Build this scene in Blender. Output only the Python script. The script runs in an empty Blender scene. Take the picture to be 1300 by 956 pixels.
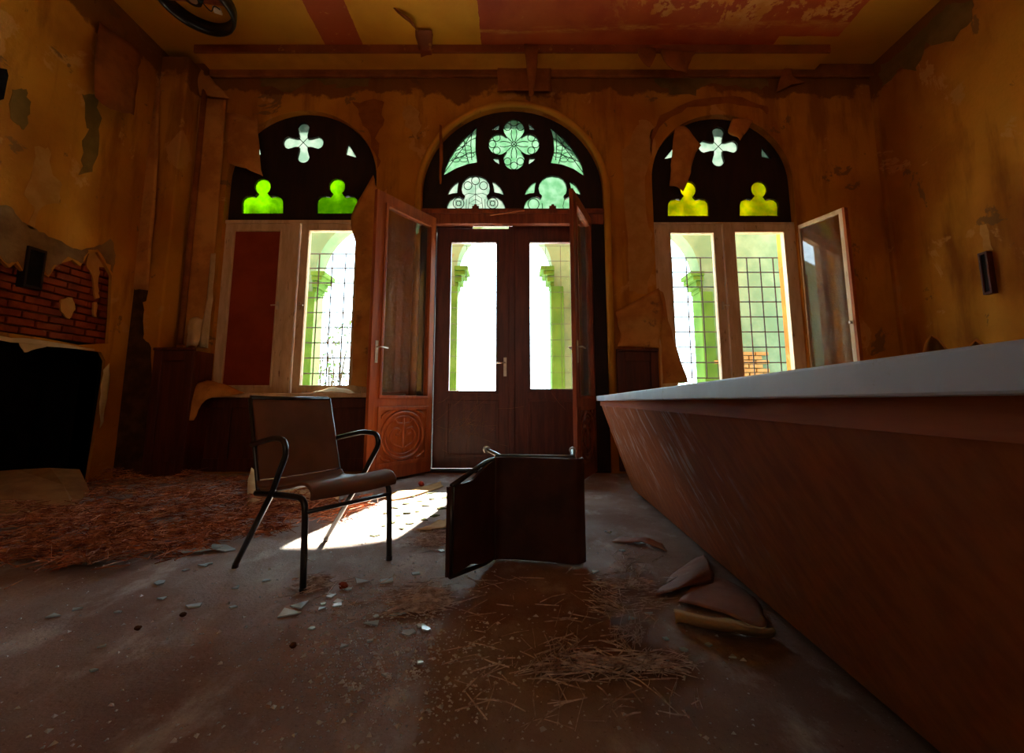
import bpy, bmesh, math, random
from mathutils import Vector, Matrix, noise
from mathutils.geometry import tessellate_polygon
R = random.Random(7)
S = bpy.context.scene
COL = S.collection
PI = math.pi

# ------------------------------------------------------------------ camera
CH, FPX, PITCH = 0.85, 568.0, math.radians(7.66)
cam_d = bpy.data.cameras.new('camera')
cam = bpy.data.objects.new('camera', cam_d); COL.objects.link(cam)
cam.location = (0, 0, CH); cam.rotation_euler = (PI/2 + PITCH, 0, 0)
cam_d.sensor_width = 36; cam_d.lens = FPX/1300*36; cam_d.shift_y = -(478-433.5)/1300
cam_d.clip_start = 0.02; cam_d.clip_end = 300
S.camera = cam

# ------------------------------------------------------------------ light and exposure
S.view_settings.view_transform = 'Standard'; S.view_settings.look = 'None'
S.view_settings.gamma = 1; S.view_settings.use_curve_mapping = False
S.view_settings.exposure = 0.0
world = bpy.data.worlds.new('overcast_sky'); S.world = world; world.use_nodes = True
bg = world.node_tree.nodes['Background']
bg.inputs[0].default_value = (0.64, 0.86, 1.0, 1); bg.inputs[1].default_value = 11.0
sun_d = bpy.data.lights.new('sun', 'SUN'); sun = bpy.data.objects.new('sun', sun_d); COL.objects.link(sun)
sun_d.energy = 120; sun_d.angle = math.radians(1.0); sun_d.color = (1.0, 0.95, 0.82)
sun.rotation_euler = Vector((-0.19, -1, -0.75)).to_track_quat('-Z', 'Y').to_euler()
def area(name, loc, direction, sx, sy, energy, color, portal=False):
    d = bpy.data.lights.new(name, 'AREA'); d.shape = 'RECTANGLE'; d.size = sx; d.size_y = sy
    d.energy = energy; d.color = color
    if portal: d.cycles.is_portal = True
    o = bpy.data.objects.new(name, d); COL.objects.link(o); o.location = loc
    o.rotation_euler = Vector(direction).to_track_quat('-Z', 'Z').to_euler()
    return o
area('rear_fill', (-0.3, -4.3, 3.1), (0, 1, 0.55), 6.5, 2.6, 38, (1.0, 0.86, 0.66))  # added warm fill behind the camera; the rear wall has no window
S.cycles.use_denoising = True
S.cycles.max_bounces = 8; S.cycles.diffuse_bounces = 4; S.cycles.glossy_bounces = 3
S.cycles.transparent_max_bounces = 16; S.cycles.sample_clamp_indirect = 6
S.cycles.caustics_reflective = False; S.cycles.caustics_refractive = False

# ------------------------------------------------------------------ pixel -> room point
def ray(px, py):
    x = (px-650)/FPX; u = -(py-433.5)/FPX
    return Vector((x, math.cos(PITCH) - u*math.sin(PITCH), math.sin(PITCH) + u*math.cos(PITCH)))
def wp(px, py, Y=5.5):
    d = ray(px, py); t = Y/d.y; return Vector((d.x*t, Y, CH + d.z*t))
def fp(px, py, z=0.0):
    d = ray(px, py); t = (z-CH)/d.z; return Vector((d.x*t, d.y*t, z))
def sp(px, py, X):
    d = ray(px, py); t = X/d.x; return Vector((X, d.y*t, CH + d.z*t))

# ------------------------------------------------------------------ mesh helpers
WM = {}
def tagset(o, label=None, cat=None, group=None, kind=None):
    if label: o['label'] = label
    if cat: o['category'] = cat
    if group: o['group'] = group
    if kind: o['kind'] = kind
    return o
def empty(name, loc, label=None, cat=None, group=None, kind=None):
    o = bpy.data.objects.new(name, None); COL.objects.link(o); o.location = loc
    o.empty_display_size = 0.1
    WM[o.name] = Matrix.Translation(loc)
    return tagset(o, label, cat, group, kind)
def obj(name, bm, m, parent=None, smooth=False, label=None, cat=None, group=None, kind=None, bevel=0, recalc=True):
    if recalc: bmesh.ops.recalc_face_normals(bm, faces=bm.faces)
    vs = bm.verts
    lo = Vector([min(v.co[i] for v in vs) for i in range(3)]); hi = Vector([max(v.co[i] for v in vs) for i in range(3)])
    c = Vector(((lo.x+hi.x)/2, (lo.y+hi.y)/2, lo.z))
    bmesh.ops.translate(bm, verts=vs, vec=-c)
    me = bpy.data.meshes.new(name); bm.to_mesh(me); bm.free()
    if smooth:
        for p in me.polygons: p.use_smooth = True
    me.materials.append(m)
    o = bpy.data.objects.new(name, me); COL.objects.link(o); o.location = c
    if parent:
        o.parent = parent; o.matrix_parent_inverse = WM[parent.name].inverted()
    WM[o.name] = Matrix.Translation(c)
    if bevel:
        b = o.modifiers.new('bevel', 'BEVEL'); b.width = bevel; b.segments = 2; b.limit_method = 'ANGLE'
    return tagset(o, label, cat, group, kind)
def copy_tree(o, parent=None):
    c = o.copy(); COL.objects.link(c); c.parent = parent
    for ch in list(o.children): copy_tree(ch, c)
    return c
def BM(): return bmesh.new()
def box(bm, x0, x1, y0, y1, z0, z1, M=None):
    vs = [bm.verts.new((x, y, z)) for x in (x0, x1) for y in (y0, y1) for z in (z0, z1)]
    for f in ((0,1,3,2),(4,6,7,5),(0,4,5,1),(2,3,7,6),(0,2,6,4),(1,5,7,3)): bm.faces.new([vs[i] for i in f])
    if M is not None: bmesh.ops.transform(bm, matrix=M, verts=vs)
    return vs
def tube(bm, pts, r, sides=6, closed=False, cap=True):
    pts = [Vector(p) for p in pts]; n = len(pts); rings = []
    rr = r if isinstance(r, (list, tuple)) else [r]*n
    t0 = (pts[1]-pts[0]).normalized()
    a = Vector((0,0,1)) if abs(t0.z) < .9 else Vector((1,0,0))
    nrm = (a - t0*a.dot(t0)).normalized()
    for i, p in enumerate(pts):
        if closed: t = (pts[(i+1) % n]-pts[i-1]).normalized()
        else: t = (pts[min(i+1, n-1)]-pts[max(i-1, 0)]).normalized()
        nrm = (nrm - t*nrm.dot(t)).normalized(); b = t.cross(nrm)
        rings.append([bm.verts.new(p + (nrm*math.cos(2*PI*k/sides) + b*math.sin(2*PI*k/sides))*rr[i]) for k in range(sides)])
    for i in range(n if closed else n-1):
        A, B = rings[i], rings[(i+1) % n]
        for k in range(sides): bm.faces.new((A[k], A[(k+1) % sides], B[(k+1) % sides], B[k]))
    if not closed and cap: bm.faces.new(rings[0][::-1]); bm.faces.new(rings[-1])
def smooth_path(pts, n=6):
    pts = [Vector(p) for p in pts]; out = []
    for i in range(len(pts)-1):
        p0, p1, p2, p3 = pts[max(i-1,0)], pts[i], pts[i+1], pts[min(i+2,len(pts)-1)]
        for k in range(n):
            t = k/n
            out.append(.5*((2*p1) + (p2-p0)*t + (2*p0-5*p1+4*p2-p3)*t*t + (3*p1-p0-3*p2+p3)*t**3))
    return out + [pts[-1]]
def fillet(pts, r, n=5):
    pts = [Vector(p) for p in pts]; out = [pts[0]]
    for i in range(1, len(pts)-1):
        p = pts[i]; a = (pts[i-1]-p); b = (pts[i+1]-p); d = min(r, a.length*.48, b.length*.48)
        s, e = p + a.normalized()*d, p + b.normalized()*d
        for k in range(n+1):
            t = k/n; out.append(s*(1-t)**2 + p*2*t*(1-t) + e*t*t)
    return out + [pts[-1]]
def panel(bm, outer, holes, to3, d0, d1):
    """extrude a 2D outline with holes; to3(u, v, d) gives the 3D point"""
    loops = [outer] + list(holes)
    flat = [p for l in loops for p in l]
    tris = tessellate_polygon([[Vector((u, v, 0)) for u, v in l] for l in loops])
    A = [bm.verts.new(to3(u, v, d0)) for u, v in flat]; B = [bm.verts.new(to3(u, v, d1)) for u, v in flat]
    for t in tris:
        try:
            bm.faces.new([A[i] for i in t]); bm.faces.new([B[i] for i in t[::-1]])
        except ValueError: pass
    k = 0
    for l in loops:
        n = len(l)
        for i in range(n):
            a, b = k+i, k+(i+1) % n
            try: bm.faces.new((A[a], A[b], B[b], B[a]))
            except ValueError: pass
        k += n
XZ = lambda u, v, d: Vector((u, d, v))
YZ = lambda u, v, d: Vector((d, u, v))
def pxloop(pts, Y): return [(p.x, p.z) for p in (wp(x, y, Y) for x, y in pts)]
def arch(x0, x1, z0, zs, n=28, point=0.0):
    c, r = (x0+x1)/2, (x1-x0)/2
    pts = [(x0, z0), (x1, z0)]
    for k in range(n+1):
        a = PI*k/n; s = 1 + point*math.sin(a)**6
        pts.append((c + r*math.cos(a), zs + r*s*math.sin(a)))
    return pts
def grid(rows, sub=0):
    bm = BM(); V = [[bm.verts.new(p) for p in r] for r in rows]
    for i in range(len(V)-1):
        for j in range(len(V[0])-1): bm.faces.new((V[i][j], V[i][j+1], V[i+1][j+1], V[i+1][j]))
    return bm
def sheet(name, rows, m, label, cat='wallpaper', group=None, thick=.003, parent=None, jit=.004, sub=2, crease=False):
    """a curling sheet through rows of 3D points"""
    if not crease: rows = [smooth_path(r, 4) for r in rows]
    cols = [smooth_path([rows[i][j] for i in range(len(rows))], 4) for j in range(len(rows[0]))]
    if not crease: rows = [[cols[j][i] for j in range(len(cols))] for i in range(len(cols[0]))]
    s = R.random()*50
    for i, r in enumerate(rows):
        for j, p in enumerate(r):
            e = 2.2 if i in (0, len(rows)-1) or j in (0, len(r)-1) else 1
            p += Vector((noise.noise(p*9+Vector((s,0,0))), noise.noise(p*7+Vector((0,s,0))), noise.noise(p*9+Vector((0,0,s)))))*jit*e*2
    o = obj(name, grid(rows), m, parent, not crease, label, cat, group, recalc=False)
    sd = o.modifiers.new('thickness', 'SOLIDIFY'); sd.thickness = thick; sd.offset = 0
    return o

# ------------------------------------------------------------------ materials
def nt(name):
    m = bpy.data.materials.new(name); m.use_nodes = True; t = m.node_tree; t.nodes.clear()
    out = t.nodes.new('ShaderNodeOutputMaterial'); return m, t, out
def N(t, typ, **kw):
    n = t.nodes.new(typ)
    for k, v in kw.items():
        if isinstance(k, str) and hasattr(n, k): setattr(n, k, v)
    return n
def c4(c): return (c[0], c[1], c[2], 1)
def coords(t, scale=(1,1,1), space='Position'):
    if space == 'Position': s = t.nodes.new('ShaderNodeNewGeometry').outputs['Position']
    else: s = t.nodes.new('ShaderNodeTexCoord').outputs['Object']
    mp = t.nodes.new('ShaderNodeMapping'); mp.inputs['Scale'].default_value = scale
    t.links.new(s, mp.inputs['Vector']); return mp.outputs[0]
def noi(t, vec, scale, detail=5, rough=.6, dist=0):
    n = t.nodes.new('ShaderNodeTexNoise'); n.inputs['Scale'].default_value = scale; n.inputs['Detail'].default_value = detail
    n.inputs['Roughness'].default_value = rough; n.inputs['Distortion'].default_value = dist
    t.links.new(vec, n.inputs['Vector']); return n.outputs['Fac']
def ramp(t, fac, a, b, smooth=True):
    n = t.nodes.new('ShaderNodeMapRange'); n.inputs[1].default_value = a; n.inputs[2].default_value = b
    if smooth: n.interpolation_type = 'SMOOTHSTEP'
    t.links.new(fac, n.inputs[0]); return n.outputs[0]
def math_(t, op, a, b=None):
    n = t.nodes.new('ShaderNodeMath'); n.operation = op
    for i, v in enumerate((a, b)):
        if v is None: continue
        if isinstance(v, (int, float)): n.inputs[i].default_value = v
        else: t.links.new(v, n.inputs[i])
    return n.outputs[0]
def mixc(t, fac, a, b):
    n = t.nodes.new('ShaderNodeMix'); n.data_type = 'RGBA'
    if isinstance(fac, (int, float)): n.inputs[0].default_value = fac
    else: t.links.new(fac, n.inputs[0])
    for i, v in ((6, a), (7, b)):
        if isinstance(v, tuple): n.inputs[i].default_value = c4(v)
        else: t.links.new(v, n.inputs[i])
    return n.outputs[2]
def finish(t, out, col, rough=.7, spec=.3, metal=0, bumpfac=None, bump=.2, dist=.01):
    b = t.nodes.new('ShaderNodeBsdfPrincipled')
    if isinstance(col, tuple): b.inputs['Base Color'].default_value = c4(col)
    else: t.links.new(col, b.inputs['Base Color'])
    if isinstance(rough, (int, float)): b.inputs['Roughness'].default_value = rough
    else: t.links.new(rough, b.inputs['Roughness'])
    b.inputs['Specular IOR Level'].default_value = spec; b.inputs['Metallic'].default_value = metal
    if bumpfac is not None:
        n = t.nodes.new('ShaderNodeBump'); n.inputs['Strength'].default_value = bump; n.inputs['Distance'].default_value = dist
        t.links.new(bumpfac, n.inputs['Height']); t.links.new(n.outputs[0], b.inputs['Normal'])
    t.links.new(b.outputs[0], out.inputs[0]); return b
def mottled(name, a, b, scale=4, rough=.75, spec=.3, bump=.25, stretch=(1,1,1), space='Position', metal=0, lo=.35, hi=.65, dirt=None, dirt_at=(.58,.72), dscale=9):
    m, t, out = nt(name); v = coords(t, stretch, space)
    n1 = noi(t, v, scale); c = mixc(t, ramp(t, n1, lo, hi), a, b)
    n2 = noi(t, v, scale*7, 4)
    if dirt: c = mixc(t, ramp(t, noi(t, v, dscale, 6, .65), *dirt_at), c, dirt)
    finish(t, out, c, rough, spec, metal, n2, bump); return m

def wall_mat(name, seed):
    m, t, out = nt(name); v = coords(t)
    mp = t.nodes.new('ShaderNodeMapping'); mp.inputs['Location'].default_value = (seed, seed*1.7, seed*.6); t.links.new(v, mp.inputs[0]); v = mp.outputs[0]
    vs = coords(t, (1.6, 1.6, .28))
    c = mixc(t, ramp(t, noi(t, v, .9, 5, .55), .36, .62), (.45,.155,.012), (.63,.262,.021))
    c = mixc(t, math_(t, 'MULTIPLY', ramp(t, noi(t, vs, 2.2, 5), .48, .68), .7), c, (.27,.078,.009))
    c = mixc(t, math_(t, 'MULTIPLY', ramp(t, noi(t, v, 1.7, 7, .62, .6), .60, .64), .75), c, (.66,.31,.08))
    c = mixc(t, math_(t, 'MULTIPLY', ramp(t, noi(t, v, 2.3, 8, .66, .5), .615, .65), .8), c, (.20,.10,.028))
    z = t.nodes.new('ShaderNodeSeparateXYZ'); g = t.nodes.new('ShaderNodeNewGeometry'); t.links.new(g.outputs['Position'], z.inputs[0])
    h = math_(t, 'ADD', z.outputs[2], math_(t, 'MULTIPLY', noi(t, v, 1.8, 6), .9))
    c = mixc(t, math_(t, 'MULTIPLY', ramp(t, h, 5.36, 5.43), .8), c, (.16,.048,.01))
    finish(t, out, c, .8, .2, 0, noi(t, v, 26, 6), .35, .02); return m
M = {}
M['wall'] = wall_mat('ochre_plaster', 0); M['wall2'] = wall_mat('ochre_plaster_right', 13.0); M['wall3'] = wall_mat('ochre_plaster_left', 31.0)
M['paper'] = mottled('old_wallpaper', (.46,.17,.028), (.66,.29,.06), 3, .8, .2, .2, dirt=(.24,.10,.03), dirt_at=(.6,.72), dscale=5)
M['paper_dark'] = mottled('dark_wallpaper', (.22,.062,.012), (.36,.11,.018), 3, .8, .2, .2)
M['paper_pale'] = mottled('pale_wallpaper_back', (.62,.42,.2), (.75,.55,.3), 5, .8, .2, .2)
M['wood_red'] = mottled('varnished_red_wood', (.20,.040,.016), (.36,.085,.03), 3, .38, .5, .12, (6,6,.7))
M['wood_door'] = mottled('dark_door_wood', (.085,.022,.018), (.15,.038,.026), 3, .38, .5, .12, (6,6,.7))
M['wood_orange'] = mottled('orange_varnished_wood', (.30,.060,.014), (.44,.105,.022), 3, .38, .5, .12, (6,6,.7))
M['wood_dark'] = mottled('dark_tracery_wood', (.016,.006,.005), (.030,.009,.006), 3, .6, .3, .15, (4,4,.8))
M['wood_panel'] = mottled('wainscot_wood', (.075,.013,.005), (.12,.022,.007), 3, .5, .4, .15, (6,6,.6))
M['board'] = mottled('red_hardboard', (.26,.028,.006), (.34,.042,.009), 2, .7, .3, .1)
M['white_paint'] = mottled('old_white_paint', (.66,.42,.22), (.80,.56,.33), 4, .55, .4, .2, (3,3,.7), dirt=(.30,.14,.05), dirt_at=(.62,.72))
M['metal_black'] = mottled('black_steel_tube', (.012,.011,.012), (.03,.026,.025), 8, .32, .6, .05, metal=.0)
M['iron'] = mottled('rusty_iron', (.03,.02,.016), (.07,.035,.02), 20, .7, .3, .1)
M['brass'] = mottled('worn_light_metal', (.6,.5,.4), (.75,.66,.55), 10, .35, .6, .05, metal=.8)
M['chair_shell'] = mottled('brown_chair_shell', (.15,.062,.034), (.20,.085,.046), 6, .42, .5, .08, space='Object')
M['chair_dark'] = mottled('dark_brown_chair_shell', (.05,.016,.011), (.085,.028,.017), 6, .5, .4, .08, space='Object')
M['rubber'] = mottled('grey_rubber', (.5,.48,.47), (.66,.64,.62), 12, .6, .4, .1)
M['laminate'] = mottled('blue_grey_laminate', (.46,.53,.68), (.60,.66,.80), 3, .42, .5, .06, dirt=(.24,.2,.2), dirt_at=(.64,.74), dscale=14)
M['brick'] = mottled('old_brick', (.20,.030,.010), (.33,.060,.016), 5, .9, .1, .5, dirt=(.40,.2,.08), dirt_at=(.62,.74), dscale=12)
M['brick_out'] = mottled('outdoor_brick', (.22,.10,.025), (.26,.15,.05), 5, .9, .1, .4)
M['mortar'] = mottled('old_mortar', (.22,.095,.035), (.31,.15,.06), 8, .95, .1, .5)
M['near_black'] = mottled('matt_black', (.006,.005,.005), (.014,.010,.009), 5, .9, .1, .2)  # plain near-black for the hearth, plinth and wall fittings
M['trim_brown'] = mottled('red_brown_paint', (.24,.055,.013), (.33,.085,.018), 3, .65, .3, .15, dirt=(.45,.17,.03), dirt_at=(.62,.68))
M['trim_yellow'] = mottled('ochre_paint', (.58,.24,.018), (.70,.31,.026), 2, .7, .3, .15, dirt=(.3,.1,.015), dirt_at=(.66,.73))
M['straw'] = mottled('dry_reed_straw', (.16,.035,.012), (.62,.24,.10), 16, .7, .3, .1)
M['reed'] = mottled('broken_reed', (.34,.24,.20), (.82,.75,.72), 30, .35, .6, .1)
M['chip'] = mottled('plaster_chip', (.55,.62,.68), (.80,.84,.86), 20, .5, .5, .1)
M['card'] = mottled('tan_cardboard', (.50,.28,.11), (.62,.38,.17), 5, .8, .2, .15, dirt=(.3,.15,.06), dirt_at=(.6,.74))
M['card_shaded'] = mottled('shaded_cardboard', (.24,.105,.032), (.34,.16,.05), 5, .8, .2, .15)  # cardboard with the shade of its backlit side mixed into the colour
M['flake'] = mottled('mossy_flake', (.06,.07,.02), (.13,.12,.05), 9, .9, .1, .2)
M['lino'] = mottled('torn_linoleum', (.24,.105,.07), (.36,.18,.12), 4, .6, .4, .2, dirt=(.45,.33,.26), dirt_at=(.6,.75))
M['lino_back'] = mottled('linoleum_backing', (.42,.30,.14), (.54,.40,.20), 8, .85, .2, .3)
M['mint'] = mottled('mint_lime_render', (.08,.13,.065), (.12,.17,.09), 2.2, .9, .1, .3, dirt=(.12,.06,.03), dirt_at=(.62,.68), dscale=3)
M['green_cast'] = mottled('green_cast_stone', (.035,.085,.008), (.06,.12,.015), 3, .9, .1, .4)  # stone with the green light cast painted into its colour
M['gravel'] = mottled('pale_gravel', (.5,.5,.46), (.66,.66,.62), 9, .95, .1, .4)
M['bark'] = mottled('bark', (.05,.035,.025), (.11,.08,.05), 14, .9, .1, .5)
M['leaf'] = mottled('leaf_green', (.05,.12,.02), (.12,.22,.04), 3, .7, .3, .1)
M['black_lamp'] = mottled('black_enamel', (.008,.007,.008), (.016,.013,.012), 6, .3, .5, .03)
M['white_plastic'] = mottled('yellowed_plastic', (.7,.58,.4), (.78,.66,.48), 8, .5, .4, .05)
M['red_glossy'] = mottled('red_foil', (.55,.05,.03), (.75,.12,.08), 18, .35, .5, .3)

def floor_mat():
    m, t, out = nt('dusty_floor'); v = coords(t)
    c = mixc(t, ramp(t, noi(t, v, 1.1, 6, .6), .36, .64), (.23,.135,.105), (.37,.285,.245))
    c = mixc(t, ramp(t, noi(t, coords(t, (1.5, .8, 1)), 3.2, 7, .65), .5, .72), c, (.50,.45,.42))
    c = mixc(t, math_(t, 'MULTIPLY', ramp(t, noi(t, v, 60, 4, .7), .60, .7), .7), c, (.10,.04,.025))
    c = mixc(t, math_(t, 'MULTIPLY', ramp(t, noi(t, v, 95, 3, .7), .64, .7), .6), c, (.62,.6,.58))
    b = math_(t, 'ADD', noi(t, v, 7, 8, .6), math_(t, 'MULTIPLY', noi(t, v, 70, 4), .35))
    finish(t, out, c, ramp(t, noi(t, v, 2.5, 4), .3, .7), .25, 0, b, .5, .02)
    r = [n for n in t.nodes if n.type == 'BSDF_PRINCIPLED'][0]
    mr = [l for l in t.links if l.to_socket == r.inputs['Roughness']][0].from_node
    mr.inputs[3].default_value = .5; mr.inputs[4].default_value = .8
    return m
M['floor'] = floor_mat()
def counter_mat():
    m, t, out = nt('counter_plywood'); v = coords(t, (1, 1, 1))
    g = noi(t, coords(t, (2.5, 2.5, .35)), 9, 6, .6)
    c = mixc(t, ramp(t, g, .3, .7), (.33,.090,.018), (.48,.150,.030))
    # pale scuffs running down the face
    mp = t.nodes.new('ShaderNodeMapping'); mp.inputs['Rotation'].default_value = (math.radians(24), 0, 0); mp.inputs['Scale'].default_value = (1, 6, 1.6)
    t.links.new(coords(t), mp.inputs[0])
    s = math_(t, 'MULTIPLY', ramp(t, noi(t, mp.outputs[0], 2.6, 6, .7), .52, .62), ramp(t, noi(t, v, 3.0, 5), .40, .55))
    gy = t.nodes.new('ShaderNodeSeparateXYZ'); t.links.new(v, gy.inputs[0])
    s = math_(t, 'MULTIPLY', s, math_(t, 'MULTIPLY', ramp(t, gy.outputs[1], 1.0, 1.9), ramp(t, gy.outputs[2], .1, .5)))
    c = mixc(t, math_(t, 'MULTIPLY', s, .9), c, (.66,.60,.62))
    c = mixc(t, math_(t, 'MULTIPLY', ramp(t, noi(t, v, 2.0, 6), .5, .75), .45), c, (.34,.2,.15))
    finish(t, out, c, .55, .35, 0, g, .06); return m
M['counter'] = counter_mat()
M['fascia'] = mottled('counter_fascia', (.36,.095,.024), (.46,.14,.036), 3, .75, .2, .08, (3,.6,8))

def glass_mat(name, tint=(.96,.98,.97), gloss=.08, dust=.0, dustc=(.6,.55,.45)):
    m, t, out = nt(name)
    tr = t.nodes.new('ShaderNodeBsdfTransparent'); tr.inputs[0].default_value = c4(tint)
    gl = t.nodes.new('ShaderNodeBsdfGlossy'); gl.inputs['Roughness'].default_value = .03
    mx = t.nodes.new('ShaderNodeMixShader')
    fr = t.nodes.new('ShaderNodeLayerWeight'); fr.inputs[0].default_value = .5
    t.links.new(math_(t, 'ADD', math_(t, 'MULTIPLY', math_(t, 'POWER', fr.outputs['Facing'], 5.0), .9), gloss*.6), mx.inputs[0]); t.links.new(tr.outputs[0], mx.inputs[1]); t.links.new(gl.outputs[0], mx.inputs[2])
    last = mx
    if dust:
        di = t.nodes.new('ShaderNodeBsdfDiffuse'); di.inputs[0].default_value = c4(dustc)
        m2 = t.nodes.new('ShaderNodeMixShader')
        t.links.new(math_(t, 'MULTIPLY', ramp(t, noi(t, coords(t), 6, 6, .65), .3, .75), dust), m2.inputs[0])
        t.links.new(mx.outputs[0], m2.inputs[1]); t.links.new(di.outputs[0], m2.inputs[2]); last = m2
    t.links.new(last.outputs[0], out.inputs[0]); return m
def stained(name, a, b, scale=14):
    m, t, out = nt(name)
    v = coords(t); c = mixc(t, ramp(t, noi(t, v, scale, 5, .6), .35, .65), a, b)
    tr = t.nodes.new('ShaderNodeBsdfTransparent'); t.links.new(c, tr.inputs[0])
    tl = t.nodes.new('ShaderNodeBsdfTranslucent'); t.links.new(c, tl.inputs[0])
    mx = t.nodes.new('ShaderNodeMixShader'); mx.inputs[0].default_value = 1.0
    t.links.new(tr.outputs[0], mx.inputs[1]); t.links.new(tl.outputs[0], mx.inputs[2]); t.links.new(mx.outputs[0], out.inputs[0]); return m
M['glass'] = glass_mat('clear_glass', (.97,.99,.98), .05)
M['glass_dusty'] = glass_mat('dusty_glass', (.9,.88,.84), .10, .10)
M['shard'] = mottled('pale_blue_shard', (.46,.66,.74), (.66,.82,.88), 12, .22, .7, .05)
M['lime'] = stained('lime_glass', (.085,.17,.001), (.115,.20,.003))
M['yellow'] = stained('yellow_glass', (.17,.19,.0015), (.24,.205,.004))
M['mint_glass'] = stained('pale_green_glass', (.085,.145,.10), (.13,.18,.145), 8)
M['mint_bright'] = stained('milky_green_glass', (.115,.15,.13), (.16,.18,.165), 8)
M['lead'] = mottled('lead_came', (.02,.02,.022), (.04,.04,.04), 20, .6, .3, .05)

# ------------------------------------------------------------------ room shell
YB, XL, XR, YR = 5.5, sp(175,265,-4.5).x, wp(1126,265).x, -5.0
ZC = wp(650, 84).z
WT = .45
# ceiling: ochre with painted red bands, worn to plaster
def ceil_mat():
    m, t, out = nt('painted_ceiling'); v = coords(t)
    g = t.nodes.new('ShaderNodeNewGeometry'); s = t.nodes.new('ShaderNodeSeparateXYZ'); t.links.new(g.outputs['Position'], s.inputs[0])
    X, Y = s.outputs[0], s.outputs[1]
    wob = math_(t, 'MULTIPLY', math_(t, 'SUBTRACT', noi(t, v, 5, 5), .5), .05)
    Xw = math_(t, 'ADD', X, wob); Yw = math_(t, 'ADD', Y, wob)
    def band(x0, x1, y1):
        a = math_(t, 'MULTIPLY', math_(t, 'GREATER_THAN', Xw, x0), math_(t, 'LESS_THAN', Xw, x1))
        return math_(t, 'MULTIPLY', a, math_(t, 'LESS_THAN', Yw, y1))
    def cx(px, py): d = ray(px, py); return d.x*(ZC-CH)/d.z
    def cy(py): d = ray(650, py); return d.y*(ZC-CH)/d.z
    yel = mixc(t, ramp(t, noi(t, v, .8, 5), .35, .65), (.70,.29,.012), (.84,.39,.02))
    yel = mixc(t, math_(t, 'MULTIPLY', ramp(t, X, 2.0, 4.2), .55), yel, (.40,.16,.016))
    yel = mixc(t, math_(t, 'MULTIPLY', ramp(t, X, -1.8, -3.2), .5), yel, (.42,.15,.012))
    red = mixc(t, ramp(t, noi(t, v, 1.3, 6, .6), .35, .65), (.40,.050,.010), (.55,.10,.014))
    peel = math_(t, 'MULTIPLY', ramp(t, noi(t, v, 1.5, 8, .68, .4), .50, .52), ramp(t, Y, cy(34)+.15, cy(26)-.1))
    peel = math_(t, 'MULTIPLY', peel, ramp(t, X, cx(740,20), cx(860,20)))
    specks = ramp(t, noi(t, v, 5.5, 8, .75), .66, .69)
    line = math_(t, 'ABSOLUTE', math_(t, 'SUBTRACT', math_(t, 'ADD', Y, math_(t, 'MULTIPLY', X, .03)), cy(39)))
    line = math_(t, 'MULTIPLY', ramp(t, line, .07, .015), ramp(t, noi(t, coords(t, (1, 5, 1)), 3.5, 7, .7), .42, .62))
    worn = math_(t, 'MAXIMUM', math_(t, 'MAXIMUM', peel, specks), math_(t, 'MULTIPLY', line, .8))
    redw = mixc(t, worn, red, mixc(t, ramp(t, noi(t, v, 6, 5), .4, .6), (.64,.22,.025), (.70,.30,.07)))
    c = mixc(t, band(cx(388,10), cx(441,10), 9), yel, mixc(t, ramp(t, noi(t, v, 5.5, 8, .75), .6, .66), (.46,.075,.010), (.62,.22,.04)))
    bigr = band(cx(607,10), cx(1096,10), cy(58)); 
    cut = math_(t, 'LESS_THAN', math_(t, 'ADD', Yw, math_(t, 'MULTIPLY', X, .0)), cy(46))
    low = math_(t, 'LESS_THAN', Xw, cx(985,52))
    bigr = math_(t, 'MULTIPLY', bigr, math_(t, 'MAXIMUM', cut, low))
    c = mixc(t, bigr, c, redw)
    finish(t, out, c, .6, .3, 0, noi(t, v, 18, 6), .2, .02); return m
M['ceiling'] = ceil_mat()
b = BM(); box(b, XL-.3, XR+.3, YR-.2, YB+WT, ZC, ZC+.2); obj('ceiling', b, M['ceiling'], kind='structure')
b = BM(); box(b, XL-1.2, XR+.3, YR-.2, YB+WT+.05, -.2, 0); obj('floor', b, M['floor'], kind='structure')
# back wall with three arched openings
oL = (wp(286.5,240).x, wp(477.5,240).x); oC = (wp(535,242).x, wp(766.5,242).x); oR = (wp(828,240).x, wp(1007.5,240).x)
zsill = wp(380, 499).z; zsL = wp(382, 228).z; zsR = wp(917, 228).z; zsC = wp(650, 242).z
b = BM()
panel(b, [(XL-.3, 0), (XR+.3, 0), (XR+.3, ZC), (XL-.3, ZC)],
      [arch(*oL, zsill, zsL), arch(*oC, .004, zsC), arch(*oR, zsill, zsR)], XZ, YB, YB+WT)
wall_back = obj('wall_back', b, M['wall'], kind='structure')
# moulded ring round the centre arch
b = BM(); c, r = (oC[0]+oC[1])/2, (oC[1]-oC[0])/2
pts = [(c+(r+.035)*math.cos(a), YB-.005, zsC+(r+.035)*math.sin(a)) for a in [PI*k/36 for k in range(37)]]
pts = [(c+r+.035, YB-.005, .85)] + pts + [(c-r-.035, YB-.005, .85)]
tube(b, pts, .045, 8); obj('arch_moulding', b, M['trim_yellow'], wall_back, True)
# right and rear walls
b = BM(); box(b, XR, XR+.3, YR-.2, YB+.1, 0, ZC); wall_right = obj('wall_right', b, M['wall2'], kind='structure')
b = BM(); box(b, XL-.3, XR+.3, YR-.2, YR, 0, ZC); obj('wall_rear', b, M['wall2'], kind='structure')
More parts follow.
